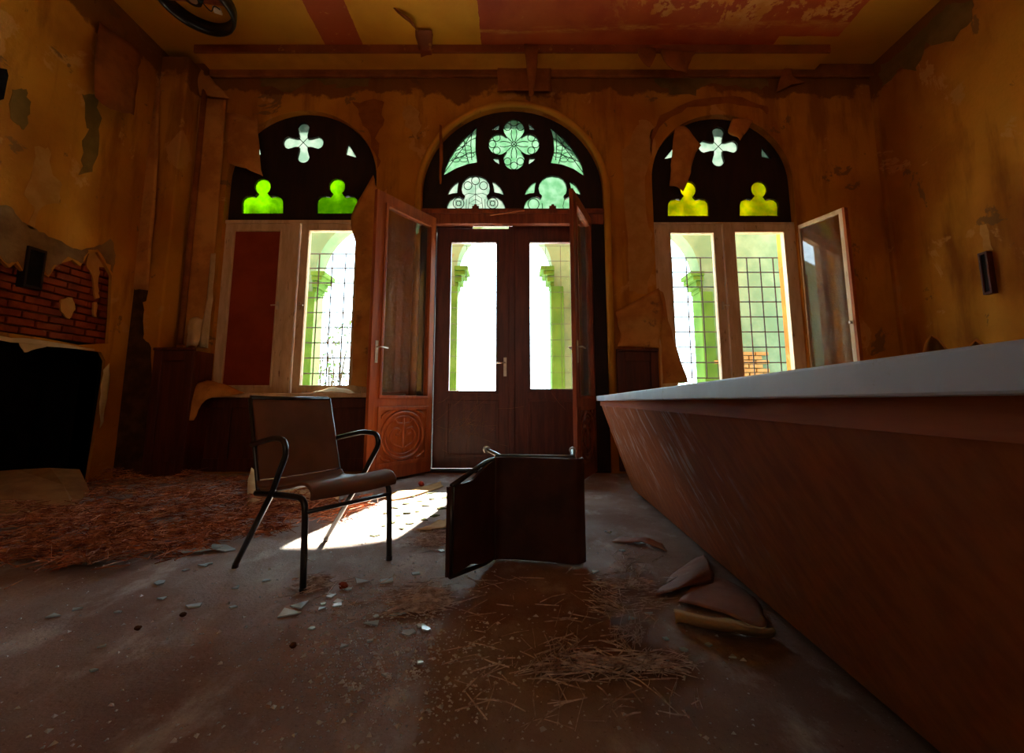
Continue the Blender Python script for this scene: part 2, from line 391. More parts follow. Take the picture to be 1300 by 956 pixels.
# left wall: plaster skin with a torn patch over brick and a black hearth opening
def lw(px, py): p = sp(px, py, XL); return (p.y, p.z)
patch = [lw(x, y) for x, y in ((-60,318),(-30,322),(0,328),(12,340),(20,334),(34,350),(50,344),(62,352),(72,336),(92,330),(102,338),(108,330),(112,322),(124,320),(133,334),(142,350),(140,400),(137,436),(100,438),(60,430),(20,424),(-60,412))]
hearth = [(y, z) for y, z in (lw(-80,420), lw(0,431), lw(60,437), lw(128,447), lw(134,458), lw(132,480), lw(126,520), lw(120,560))]
hearth = hearth + [(hearth[-1][0]-.02, .004), (hearth[0][0], .004)]
b = BM()
panel(b, [(YR-.2, 0), (YB+.1, 0), (YB+.1, ZC), (YR-.2, ZC)], [patch[::-1], hearth], YZ, XL, XL-.035)
wall_left = obj('wall_left', b, M['wall3'], kind='structure')
hy0, hy1, hz = hearth[0][0]-.05, max(p[0] for p in hearth)+.03, max(p[1] for p in hearth)+.02
b = BM()
panel(b, [(YR-.2, 0), (YB+.1, 0), (YB+.1, ZC), (YR-.2, ZC)], [[(hy0,.004),(hy1,.004),(hy1,hz),(hy0,hz)]], YZ, XL-.105, XL-.3)
obj('mortar_bed', b, M['mortar'], wall_left)
b = BM()   # hearth recess: five faces
X0, X1 = XL-.034, XL-.75
box(b, X1-.05, X1, hy0, hy1, 0, hz); box(b, X1, X0-.01, hy1, hy1+.06, 0, hz); box(b, X1, X0-.01, hy0-.06, hy0, 0, hz); box(b, X1, X0-.01, hy0, hy1, hz, hz+.05)
box(b, X1, X0-.01, hy0, hy1, .001, .012)
obj('hearth_lining', b, M['near_black'], wall_left)
def inside(p, poly):
    r = False
    for i in range(len(poly)):
        (x1, y1), (x2, y2) = poly[i-1], poly[i]
        if (y1 > p[1]) != (y2 > p[1]) and p[0] < (x2-x1)*(p[1]-y1)/(y2-y1)+x1: r = not r
    return r
b = BM(); box(b, -.035, .035, -.12, .12, -.031, .031)
bmesh.ops.bevel(b, geom=b.edges[:], offset=.006, segments=1, affect='EDGES')
bme = bpy.data.meshes.new('brick'); b.to_mesh(bme); b.free(); bme.materials.append(M['brick'])
def add_brick(parent, loc, rot, me, sy=1.0):
    o = bpy.data.objects.new('brick', me); COL.objects.link(o); o.parent = parent; o.matrix_parent_inverse = WM[parent.name].inverted()
    o.location = loc; o.rotation_euler = rot; o.scale = (1, sy, 1)
ys = [p[0] for p in patch]; zs = [p[1] for p in patch]
row = 0; z = min(zs)
while z < max(zs)+.05:
    y = min(ys) - .13 + (row % 2)*.125
    while y < max(ys)+.12:
        if any(inside((y+dy, z+dz), patch) for dy in (-.11, 0, .11) for dz in (-.028, .028)) and not (z - .035 < hz and y < hy1+.13):
            add_brick(wall_left, (XL-.085+R.uniform(-.008,.008), y, z+R.uniform(-.003,.003)), (R.uniform(-.01,.01), 0, R.uniform(-.02,.02)), bme, R.uniform(.95,1.02))
        y += .25
    z += .075; row += 1
M['grey_coat'] = mottled('grey_undercoat', (.20,.10,.035), (.30,.16,.06), 5, .9, .1, .4)
M['green_coat'] = mottled('greenish_undercoat', (.17,.095,.02), (.24,.13,.03), 4, .85, .1, .3)
M['pale_coat'] = mottled('pale_plaster', (.52,.23,.045), (.60,.29,.075), 6, .85, .1, .3)
M['red_coat'] = mottled('red_brown_undercoat', (.26,.075,.013), (.35,.11,.018), 4, .85, .1, .3)
M['dark_coat'] = mottled('dark_masonry_and_shade', (.06,.024,.010), (.11,.045,.016), 7, .9, .1, .6)
def ragged(pts, amp, sub=4):
    out = []
    for i in range(len(pts)):
        (x0, y0), (x1, y1) = pts[i], pts[(i+1) % len(pts)]
        for k in range(sub):
            t_ = k/sub; x, y = x0+(x1-x0)*t_, y0+(y1-y0)*t_
            out.append((x+amp*noise.noise(Vector((x*.11, y*.11, 1))), y+amp*noise.noise(Vector((x*.11, y*.11, 7)))))
    return out
def coat(parent, side, pts, m, amp=5, name='bare_patch'):
    pts = ragged(pts, amp); b = BM()
    if side == 'L': q = [sp(x, y, XL) for x, y in pts]; panel(b, [(p.y, p.z) for p in q], [], YZ, XL-.001, XL+.003)
    elif side == 'R': q = [sp(x, y, XR) for x, y in pts]; panel(b, [(p.y, p.z) for p in q], [], YZ, XR+.001, XR-.003)
    elif side == 'H': q = [sp(x, y, XL-.05) for x, y in pts]; panel(b, [(p.y, p.z) for p in q], [], YZ, XL-.052, XL-.034)
    else: q = [wp(x, y, side) for x, y in pts]; panel(b, [(p.x, p.z) for p in q], [], XZ, side+.001, side-.003)
    obj(name, b, m, parent)
coat(wall_left, 'L', [(-20,258),(14,262),(28,282),(40,285),(62,300),(92,316),(120,314),(140,304),(146,330),(144,347),(134,330),(124,316),(111,319),(103,335),(92,327),(72,333),(62,349),(50,341),(34,347),(20,331),(12,337),(0,325),(-20,321)], M['grey_coat'])
coat(wall_left, 'L', [(16,112),(34,112),(39,135),(30,165),(18,160),(14,140)], M['green_coat'], 6)
coat(wall_left, 'L', [(104,122),(122,124),(128,150),(124,195),(116,218),(102,220),(104,185),(112,160)], M['green_coat'], 6)
coat(wall_left, 'L', [(44,188),(62,186),(66,222),(78,232),(74,258),(52,262),(42,290),(37,284),(42,262),(30,250),(40,224)], M['pale_coat'], 5)
coat(wall_left, 'H', [(76,380),(90,378),(95,392),(86,405),(75,396)], M['pale_coat'], 2, 'plaster_remnant')
coat(wall_left, 'H', [(110,316),(128,322),(133,340),(124,338),(121,356),(124,378),(119,380),(116,350),(108,338)], M['pale_coat'], 4, 'plaster_remnant')
coat(wall_left, 'H', [(118,384),(122,384),(121,404),(117,402)], M['pale_coat'], 3, 'plaster_remnant')
coat(wall_back, YB, [(446,131),(484,127),(486,150),(478,178),(482,205),(478,218),(476,200),(468,170),(456,145)], M['red_coat'], 7)
coat(wall_back, YB, [(330,88),(420,86),(465,88),(470,108),(430,112),(400,100),(380,112),(330,112)], M['green_coat'], 8)
coat(wall_back, YB, [(512,132),(532,142),(535,158),(527,178),(520,164),(512,150)], M['pale_coat'], 7)
coat(wall_back, YB, [(835,88),(880,90),(970,92),(975,112),(940,112),(905,104),(880,122),(850,118),(828,104)], M['green_coat'], 8)
coat(wall_back, YB, [(790,205),(806,160),(820,150),(830,160),(823,205),(822,285),(830,330),(822,372),(800,368),(795,300)], M['pale_coat'], 7)
coat(wall_back, YB, [(826,196),(836,160),(872,136),(920,131),(960,136),(975,146),(976,134),(930,122),(880,126),(840,146),(824,172)], M['red_coat'], 4)
coat(wall_right, 'R', [(1118,82),(1140,70),(1168,42),(1206,4),(1232,0),(1234,28),(1210,52),(1176,58),(1160,92),(1142,84),(1128,106),(1120,110)], M['green_coat'], 7)
coat(wall_right, 'R', [(1245,288),(1254,285),(1256,302),(1262,318),(1248,318)], M['pale_coat'], 4)
# cream torn edge above the hearth and down its side
sheet('torn_wallpaper_edge', [[sp(-40,421,XL+.01), sp(0,427,XL+.012), sp(60,433,XL+.014), sp(120,443,XL+.012)],
                              [sp(-40,429,XL+.03), sp(0,433,XL+.03), sp(60,439,XL+.04), sp(120,446,XL+.03)]], M['paper_pale'],
      'long torn cream wallpaper edge above the black hearth opening', jit=.003)
sheet('wallpaper_tongue', [[sp(24,434,XL+.03), sp(62,438,XL+.03)], [sp(26,441,XL+.07), sp(52,443,XL+.06)], [sp(29,447,XL+.1), sp(36,446,XL+.1)]], M['paper_pale'],
      'small pale wallpaper tongue hanging over the hearth opening')
sheet('wallpaper_strip', [[sp(131,470,XL+.02), sp(140,462,XL+.02)], [sp(128,500,XL+.04), sp(138,498,XL+.03)], [sp(127,544,XL+.03), sp(131,535,XL+.03)]], M['paper_pale'],
      'narrow pale wallpaper strip hanging beside the hearth opening')

# cornice beam under the ceiling
p0, p1 = wp(247, 66, YB-.35), wp(1054, 70, YB-.35)
zb = wp(650, 67, YB-.35).z
tr1 = empty('trim_1', ((p0.x+p1.x)/2, YB-.2, zb), kind='structure')
b = BM(); box(b, p0.x, p1.x, YB-.37, YB-.34, zb-.005, ZC); obj('beam_face', b, M['trim_brown'], tr1)
b = BM(); box(b, p0.x, p1.x, YB-.34, YB-.06, zb, ZC-.002); obj('beam_soffit', b, M['trim_yellow'], tr1)
b = BM(); box(b, XL, XR, YB-.06, YB, zb-.09, ZC-.004); obj('shadow_strip', b, M['paper_dark'], tr1, bevel=.02)  # dark strip standing in for the shadow line below the beam
# corner pilaster and pipe chase at the left end
tr2 = empty('trim_2', (wp(185,400).x, YB-.1, 0), kind='structure')
xa, xb = XL+.005, wp(205,400,YB-.3).x
b = BM(); box(b, xa, xb, YB-.3, YB, 0, ZC-.1); obj('pilaster', b, M['wall3'], tr2, bevel=.02)
coat(tr2, YB-.3, [(154,372),(168,366),(188,366),(184,392),(181,424),(192,440),(195,500),(190,604),(130,604),(140,500),(150,430)], M['dark_coat'], 5)  # bare masonry patch, widened downwards to paint shade on the lower pilaster
b = BM(); tube(b, [(xb+.07, YB-.06, 1.55), (xb+.07, YB-.06, ZC-.12)], .035, 8); obj('pipe', b, M['paper_dark'], tr2, True)
# right corner cable cover
b = BM(); box(b, XR-.045, XR, YB-.05, YB, .9, ZC-.1); obj('trim_3', b, M['wall2'], kind='structure')
# wainscot panelling
def wainscot(name, x0, x1, ztop, m, cuts, cap=.05, YB=5.5):
    e = empty(name, ((x0+x1)/2, YB-.03, 0), kind='structure')
    b = BM(); box(b, x0, x1, YB-.025, YB-.004, .03, ztop); obj('panel_board', b, m, e)
    xs = [x0] + cuts + [x1]
    for x in xs:
        b = BM(); xx = min(max(x, x0+.05), x1-.05); box(b, xx-.05, xx+.05, YB-.05, YB-.024, .03, ztop); obj('stile', b, m, e, bevel=.006)
    for i in range(len(xs)-1):
        l, r = xs[i]+(.1 if i == 0 else .05), xs[i+1]-(.1 if i == len(xs)-2 else .05)
        b = BM(); box(b, l, r, YB-.048, YB-.024, ztop-.12, ztop); obj('rail', b, m, e, bevel=.006)
        b = BM(); box(b, l, r, YB-.048, YB-.024, .03, .18); obj('rail', b, m, e, bevel=.006)
    if cap:
        b = BM(); box(b, x0, x1, YB-.075, YB-.004, ztop, ztop+.035); obj('cap_rail', b, m, e, bevel=.01)
zw = wp(800, 447).z
wainscot('trim_4', wp(192,520,5.2).x, wp(243,520,5.2).x, zw-.02, M['wood_panel'], [], YB=5.2)
b = BM(); box(b, xb+.002, wp(243,520,5.2).x, 5.198, YB-.002, .001, zw-.02); obj('side_board', b, M['wood_panel'], bpy.data.objects['trim_4'])
wainscot('trim_5', wp(246,520,YB).x, oC[0]-.13, zsill-.06, M['wood_panel'], [wp(289,545).x, wp(380,545).x], cap=0)
wainscot('trim_6', oC[1]+.09, oR[0]-.03, zw, M['wood_panel'], [])
wainscot('trim_7', oR[0]-.02, XR-.02, zsill-.05, M['wood_panel'], [wp(920,500).x, wp(1030,500).x])

# ------------------------------------------------------------------ windows
def rectframe(bm, x0, x1, z0, z1, w, y0, y1, wb=None, wt=None):
    wb = wb or w; wt = wt or w
    panel(bm, [(x0,z0),(x1,z0),(x1,z1),(x0,z1)], [[(x0+w,z0+wb),(x1-w,z0+wb),(x1-w,z1-wt),(x0+w,z1-wt)]], XZ, y0, y1)
def quatre(cx, cy, d, r, hw, n=64):
    out = []
    for k in range(n):
        a = 2*PI*k/n; u = Vector((math.cos(a), math.sin(a))); best = 0
        for i in range(4):
            q = Vector((math.cos(i*PI/2), math.sin(i*PI/2)))*d; bb = u.dot(q); disc = bb*bb - q.length_squared + r*r
            if disc > 0: best = max(best, bb + math.sqrt(disc))
        m_ = max(abs(u.x), abs(u.y)); best = max(best, hw/m_)
        for i in range(2):
            lx, ly = (d, hw) if i == 0 else (hw, d)
            best = max(best, min(lx/max(abs(u.x), 1e-6), ly/max(abs(u.y), 1e-6)))
        out.append((cx + u.x*best, cy + u.y*best))
    return out
def keyhole(cx, ytop, hw, ybot, sc=1.0):
    r = 10.3*sc; hy = ytop + r; pts = []
    for k in range(13):
        a = math.radians(-235 + 290*k/12); pts.append((cx + r*math.cos(a), hy + r*math.sin(a)))
    nx = 7.5*sc; sy = ytop + 23*sc
    pts += [(cx+nx, hy+r*1.0), (cx+nx+2, sy), (cx+nx+7, sy-1), (cx+hw-5, sy), (cx+hw-1, sy+3.5), (cx+hw, sy+8), (cx+hw, ybot),
            (cx-hw, ybot), (cx-hw, sy+8), (cx-hw+1, sy+3.5), (cx-hw+5, sy), (cx-nx-7, sy-1), (cx-nx-2, sy), (cx-nx, hy+r*1.0)]
    return pts
YT0, YT1 = YB+.10, YB+.15          # tracery
YW0, YW1 = YB+.06, YB+.13          # casement frames
def tracery(parent, xs, zs_, zbar, holes, mats, names, Y0=YT0, Y1=YT1, wood=None):
    x0, x1 = xs
    hl = [pxloop(h, Y0) for h in holes]
    b = BM(); panel(b, arch(x0-.02, x1+.02, zbar, zs_), hl, XZ, Y0, Y1)
    obj('tracery', b, wood or M['wood_dark'], parent)
    for h, m, n in zip(hl, mats, names):
        cx = sum(p[0] for p in h)/len(h); cz = sum(p[1] for p in h)/len(h)
        b = BM(); panel(b, [(cx+(u-cx)*1.06, cz+(v-cz)*1.06) for u, v in h], [], XZ, Y1-.015, Y1-.009)
        obj(n, b, m, parent)
def bars(px0, px1, py0, py1, n, mcount, Y, r, e):
    a, c = wp(px0, (py0+py1)/2, Y), wp(px1, (py0+py1)/2, Y); zt, z0 = wp(px0, py0, Y).z, wp(px0, py1, Y).z
    for k in range(n):
        x = a.x + (c.x-a.x)*k/(n-1); b = BM(); tube(b, [(x, Y, z0), (x, Y, zt)], r, 5); obj('grille_bar', b, M['iron'], e)
    for k in range(mcount):
        z = z0 + (zt-z0)*k/(mcount-1); b = BM(); tube(b, [(a.x-.03, Y+r, z), (c.x+.03, Y+r, z)], r, 5); obj('grille_bar', b, M['iron'], e)
    return e
# ---- left window
win1 = empty('window_1', ((oL[0]+oL[1])/2, YB+.1, zsill), kind='structure')
zbar = wp(380, 278).z
holes = [quatre(385, 181, 17.5, 8, 5.4), keyhole(333.3, 226.5, 26, 271), keyhole(428, 226.5, 26, 271), [(442,182),(438.6,196),(452.5,200)], [(328,182),(318,200),(331,196)]]
tracery(win1, oL, zsL, zbar, holes, [M['mint_bright'], M['lime'], M['lime'], M['mint_bright'], M['mint_bright']], ['quatrefoil_pane', 'keyhole_pane', 'keyhole_pane', 'spandrel_pane', 'spandrel_pane'])
def cross_lead(parent, cx, cy):
    b = BM()
    for s in (-1, 1): tube(b, [wp(cx-8, cy-8*s, YT1-.02), wp(cx+8, cy+8*s, YT1-.02)], .005, 4)
    obj('leading', b, M['lead'], parent)
cross_lead(win1, 385, 181)
zf1, zf0 = wp(380, 281).z, zsill+.0
b = BM(); box(b, oL[0]-.01, oL[1]+.01, YB+.05, YB+.16, zf1-.005, zbar+.01); obj('transom_bar', b, M['white_paint'], win1, bevel=.006)
xm = lambda px: wp(px, 388, YW0).x
xs1 = (oL[0]-.01, xm(366)); xs2 = (xm(371), oL[1]+.01)
b = BM(); box(b, xm(362), xm(375), YB+.04, YW1, zf0, zf1-.005); obj('mullion', b, M['white_paint'], win1, bevel=.006)
def sash(parent, x0, x1, gx0, gx1, zg0, zg1, z0, z1, paneM, paneN, y0=YW0, y1=YW1, pt=.006):
    b = BM(); panel(b, [(x0,z0),(x1,z0),(x1,z1),(x0,z1)], [[(gx0,zg0),(gx1,zg0),(gx1,zg1),(gx0,zg1)]], XZ, y0+.01, y1)
    o = obj('sash', b, M['white_paint'], parent, bevel=.004)
    b = BM(); rectframe(b, gx0-.022, gx1+.022, zg0-.022, zg1+.022, .02, y0-.004, y0+.02); obj('glazing_bead', b, M['white_paint'], o, bevel=.003)
    if paneM:
        b = BM(); box(b, gx0-.01, gx1+.01, y0+.03, y0+.03+pt, zg0-.01, zg1+.01); obj(paneN, b, paneM, o)
    return o
zg1, zg0 = wp(400, 293, YW0).z, wp(400, 489, YW0).z
s1 = sash(win1, xs1[0], xm(361), xm(289.5), xm(349), zg0, zg1, zf0, zf1-.005, M['board'], 'board', pt=.012)
s2 = sash(win1, xm(376), xs2[1], xm(387), xm(447), zg0, zg1, zf0, zf1-.005, M['glass'], 'pane')
def latch(parent, px, py, side, Y=YW0):
    p = wp(px, py, Y); b = BM(); box(b, p.x-.012, p.x+.012, Y-.015, Y+.012, p.z-.05, p.z+.05)
    tube(b, [(p.x, Y-.01, p.z), (p.x, Y-.04, p.z), (p.x+side*.06, Y-.045, p.z-.004)], .008, 6); obj('latch', b, M['brass'], parent)
latch(s1, 352, 388, -1); latch(s2, 380.5, 388, 1)
# window board with its torn paper
b = BM(); box(b, wp(240,505).x, oC[0]-.12, YB-.12, YB+.08, zsill-.055, zsill-.002); obj('trim_8', b, M['white_paint'], kind='structure', bevel=.008)
bars(384, 452, 322, 494, 5, 10, YB+.47, .009, win1)

# ---- right window
win2 = empty('window_2', ((oR[0]+oR[1])/2, YB+.1, zsill), kind='structure')
holes = [quatre(912, 186, 17, 8, 5.4), keyhole(874, 230, 26, 274), keyhole(964, 230, 24.7, 274), [(967,185),(967,199),(980.5,202)], [(857,185),(843,202),(857,199)]]
tracery(win2, oR, zsR, zbar-.03, holes, [M['mint_bright'], M['yellow'], M['yellow'], M['mint_bright'], M['mint_bright']], ['quatrefoil_pane', 'keyhole_pane', 'keyhole_pane', 'spandrel_pane', 'spandrel_pane'])
cross_lead(win2, 912, 186)
b = BM(); box(b, oR[0]-.01, oR[1]+.01, YB+.05, YB+.16, zf1-.01, zbar-.02); obj('transom_bar', b, M['white_paint'], win2, bevel=.006)
zh1 = wp(900, 296, YW0).z
s3 = sash(win2, oR[0]-.01, xm(923), xm(856), xm(911), zg0-.02, zh1, zf0, zf1-.012, M['glass'], 'pane')
b = BM(); box(b, xm(923.5), xm(934), YB+.04, YW1, zf0, zf1-.012); obj('mullion', b, M['white_paint'], win2, bevel=.006)
latch(s3, 918, 388, 1)
b = BM(); panel(b, [(xm(934.5),zf0),(oR[1]+.01,zf0),(oR[1]+.01,zf1-.012),(xm(934.5),zf1-.012)], [[(xm(939),zg0-.03),(xm(1002),zg0-.03),(xm(1002),zh1+.01),(xm(939),zh1+.01)]], XZ, YB+.05, YW1)
obj('jamb_frame', b, M['white_paint'], win2, bevel=.004)
# casement swung into the room
hp = wp(1012, 300, YB+.045); fpnt = wp(1074, 300, 4.98)
def leafM(h, f): d = Vector((f.x-h.x, f.y-h.y, 0)); L = d.length; a = math.atan2(d.y, d.x); return Matrix.Translation((h.x, h.y, 0)) @ Matrix.Rotation(a, 4, 'Z'), L
Mx, L = leafM(hp, fpnt); zc1 = wp(1074, 264, 4.98).z; zc0 = zf0+.02
b = BM(); panel(b, [(0,zc0),(L,zc0),(L,zc1),(0,zc1)], [[(.055,zc0+.06),(L-.045,zc0+.06),(L-.045,zc1-.05),(.055,zc1-.05)]], lambda u,v,d: Mx @ Vector((u, d, v)), -.022, .022)
cas = obj('casement', b, M['white_paint'], win2, bevel=.004)
b = BM(); box(b, .05, L-.04, -.003, .003, zc0+.055, zc1-.045, Mx); obj('pane', b, M['glass_dusty'], cas)
b = BM(); box(b, L+.001, L+.03, -.026, .03, zc0, zc1-.005, Mx); obj('edge_strip', b, M['wood_orange'], cas, label='orange-brown bare wood closing edge')
b = BM(); box(b, L-.03, L-.012, -.06, -.02, zc0+.75, zc0+.78, Mx); obj('latch', b, M['brass'], cas)
b = BM(); box(b, oR[0]-.05, oR[1]+.1, YB-.12, YB+.08, zsill-.055, zsill-.002); obj('trim_9', b, M['white_paint'], kind='structure', bevel=.008)
bars(856, 912, 327, 480, 4, 9, YB+.47, .009, win2)
bars(936, 1004, 327, 480, 5, 9, YB+.47, .009, win2)

# ---- fanlight over the doors
win3 = empty('window_3', ((oC[0]+oC[1])/2, YB+.1, wp(650,268).z), kind='structure')
def z3(pts): return [(x/3.94+500, y/3.94) for x, y in pts]
def z8(pts, dx=0): return [((x+dx)/3.94+440, y/3.94+220) for x, y in pts]
sailL = z3([(248,877),(258,838),(280,790),(310,742),(352,692),(385,658),(416,632),(409,690),(408,750),(416,812),(370,820),(310,842)])
sailR = z3([(952,880),(942,828),(918,780),(890,738),(850,693),(815,662),(782,633),(798,690),(803,750),(786,815),(840,822),(900,845)])
def small(sx, sy): return [(652.5+sx*a, 182.5+sy*c) for a, c in ((28,17.5),(24,22.5),(18.5,26),(19.5,18))]
trefoil = [(500,183),(504,158),(516,134),(540,118),(565,115),(585,126),(592,112),(580,100),(574,75),(580,48),(595,28),(615,16),(645,11),(675,16),(697,28),(711,48),(717,75),(712,100),(700,112),(707,126),(728,115),(752,118),(776,134),(790,158),(795,183)]
cornL = [(505,108),(513,86),(527,66),(543,50),(562,39),(556,65),(553,98),(530,100)]
cornR = [(787,108),(779,86),(766,66),(750,50),(727,38),(735,65),(740,96),(762,99)]
holes = [quatre(652.5, 183, 19, 13.3, 9), sailL, sailR] + [small(sx, sy) for sx in (-1,1) for sy in (-1,1)]
for dx in (0, 386): holes += [z8(trefoil, dx), z8(cornL, dx), z8(cornR, dx)]
mats = [M['mint_glass']]*3 + [M['mint_bright']]*4 + [M['mint_bright']]*3 + [M['mint_glass']]*3
names = ['quatrefoil_pane', 'sail_pane', 'sail_pane'] + ['corner_pane']*4 + ['trefoil_pane', 'corner_pane', 'corner_pane']*2
zt0 = wp(650, 269, YB+.1).z
tracery(win3, oC, zsC, zt0, holes, mats, names, wood=M['wood_dark'])
# mouldings of the tracery: raised rings
def lead(pts, r=.0056, Y=YT1-.02, closed=False): tube(lb, [wp(x, y, Y) for x, y in pts], r, 4, closed)
def circ(cx, cy, r, n=18, **k): lead([(cx+r*math.cos(2*PI*i/n), cy+r*math.sin(2*PI*i/n)) for i in range(n)], closed=True, **k)
lb = BM()
for i in range(4):
    q = Vector((math.cos(i*PI/2), math.sin(i*PI/2))); s = Vector((-q.y, q.x))
    for a, d in ((0, 27.5), (-1, 22), (1, 22)):
        p = Vector((652.5, 183)) + q*d + s*a*8.2; circ(p.x, p.y, 4.6)
    w = q + s; lead([(652.5, 183), (652.5+w.x*14, 183+w.y*14)])
    for sg in (-1, 1): lead([tuple(Vector((652.5,183)) + q*(3+k*5) + s*sg*(1+2.6*math.sin(k*.8))) for k in range(4)])
circ(652.5, 183, 3)
obj('leading', lb, M['lead'], win3)
lb = BM()
for sg, fx in ((0, lambda x: x), (1, lambda x: 1200-x)):
    Z = lambda pts: z3([(fx(x), y) for x, y in pts])
    lead(Z([(252,865),(300,800),(345,740),(375,690),(408,640)]))
    lead(Z([(300,760),(330,745),(360,720),(385,700),(410,690)])); lead(Z([(270,810),(320,790),(370,770),(410,760)]))
    for cx, cy, rr in ((340,720,20),(365,740,18),(330,775,18),(310,800,16),(380,775,18),(350,800,15)):
        p = Z([(cx, cy)])[0]; lead([(p[0]+rr/3.94*math.cos(a)*1.3*(1 if sg else -1), p[1]+rr/3.94*math.sin(a)*.7) for a in [2*PI*k/10 for k in range(10)]], closed=True, r=.0045)
    lead(Z([(350,700),(360,760),(375,818)])); lead(Z([(390,660),(385,720),(390,800)]))
obj('leading', lb, M['lead'], win3)
lb = BM()
Z = lambda x, y: z8([(x, y)])[0]
for cx, cy, rr in ((645,37,20),(607,62,20),(685,62,20),(560,150,27),(730,150,27),(560,150,12),(730,150,12)):
    p = Z(cx, cy); circ(p[0], p[1], rr/3.94)
for cx in (560, 730):
    for k in range(4):
        a = k*PI/2; lead([Z(cx+12*math.cos(a), 150+12*math.sin(a)), Z(cx+22*math.cos(a+.78), 150+22*math.sin(a+.78)), Z(cx+12*math.cos(a+PI/2), 150+12*math.sin(a+PI/2))], r=.0035)
for pts in ([(645,57),(645,182)], [(645,105),(615,125),(608,182)], [(645,105),(675,125),(682,182)], [(645,105),(610,100),(590,110)], [(645,105),(680,100),(702,110)], [(600,130),(598,182)], [(692,130),(694,182)], [(645,130),(612,150),(645,160),(678,150),(645,130)]):
    lead([Z(*p) for p in pts], r=.0035)
obj('leading', lb, M['lead'], win3)
lb = BM()   # right light: only fragments left
p = Z(935, 155); circ(p[0], p[1], 7); lead([Z(980,182), Z(978,150)], r=.004); lead([Z(1090,130), Z(1082,165), Z(1088,182)], r=.0035)
obj('leading', lb, M['lead'], win3)
for cx in (645, 1031):
    lb = BM(); q = z8([(cx-17,184),(cx-17,164),(cx-8,164),(cx-6,156),(cx+6,156),(cx+8,164),(cx+17,164),(cx+17,184)]); panel(lb, pxloop(q, YT0-.02), [], XZ, YT0-.03, YT0+.001)
    obj('crest', lb, M['wood_red'], win3)

# ------------------------------------------------------------------ doors
YD = YB+.20
zd1, zd0 = wp(650, 287.5, YD+.03).z, .035
b = BM(); zt = wp(650, 287.5, YD+.03).z
box(b, oC[0]+.01, oC[1]-.01, YB+.10, YD+.03, zt, zt0+.015); box(b, oC[0]+.01, oC[1]-.01, YB+.01, YB+.099, wp(650,284,YB+.01).z, zt0+.01); box(b, oC[0]+.01, oC[1]-.01, YB-.02, YB+.01, zt0-.07, zt0-.02)
trn = obj('trim_10', b, M['wood_red'], kind='structure', bevel=.006)
b = BM()
xh = (wp(552, 420, YD).x, wp(749, 420, YD).x)
for x0, x1 in ((oC[0], xh[0]), (xh[1], oC[1])): box(b, x0, x1, YB+.04, YB+.27, 0, zt); 
obj('trim_11', b, M['wood_dark'], kind='structure', bevel=.008)
b = BM(); box(b, oC[0]+.01, oC[1]-.01, YB+.0, YB+WT, 0, .03); obj('threshold', b, M['wood_dark'], bpy.data.objects['floor'], bevel=.005)
b = BM(); box(b, oC[0]-.01, oC[1]+.01, YB+.40, YB+.445, wp(650,286.5,YB+.4).z, wp(650,268,YB+.445).z); obj('sun_block_rail', b, M['wood_dark'], trn)  # hidden board added to stop sun coming through the slit above the leaf
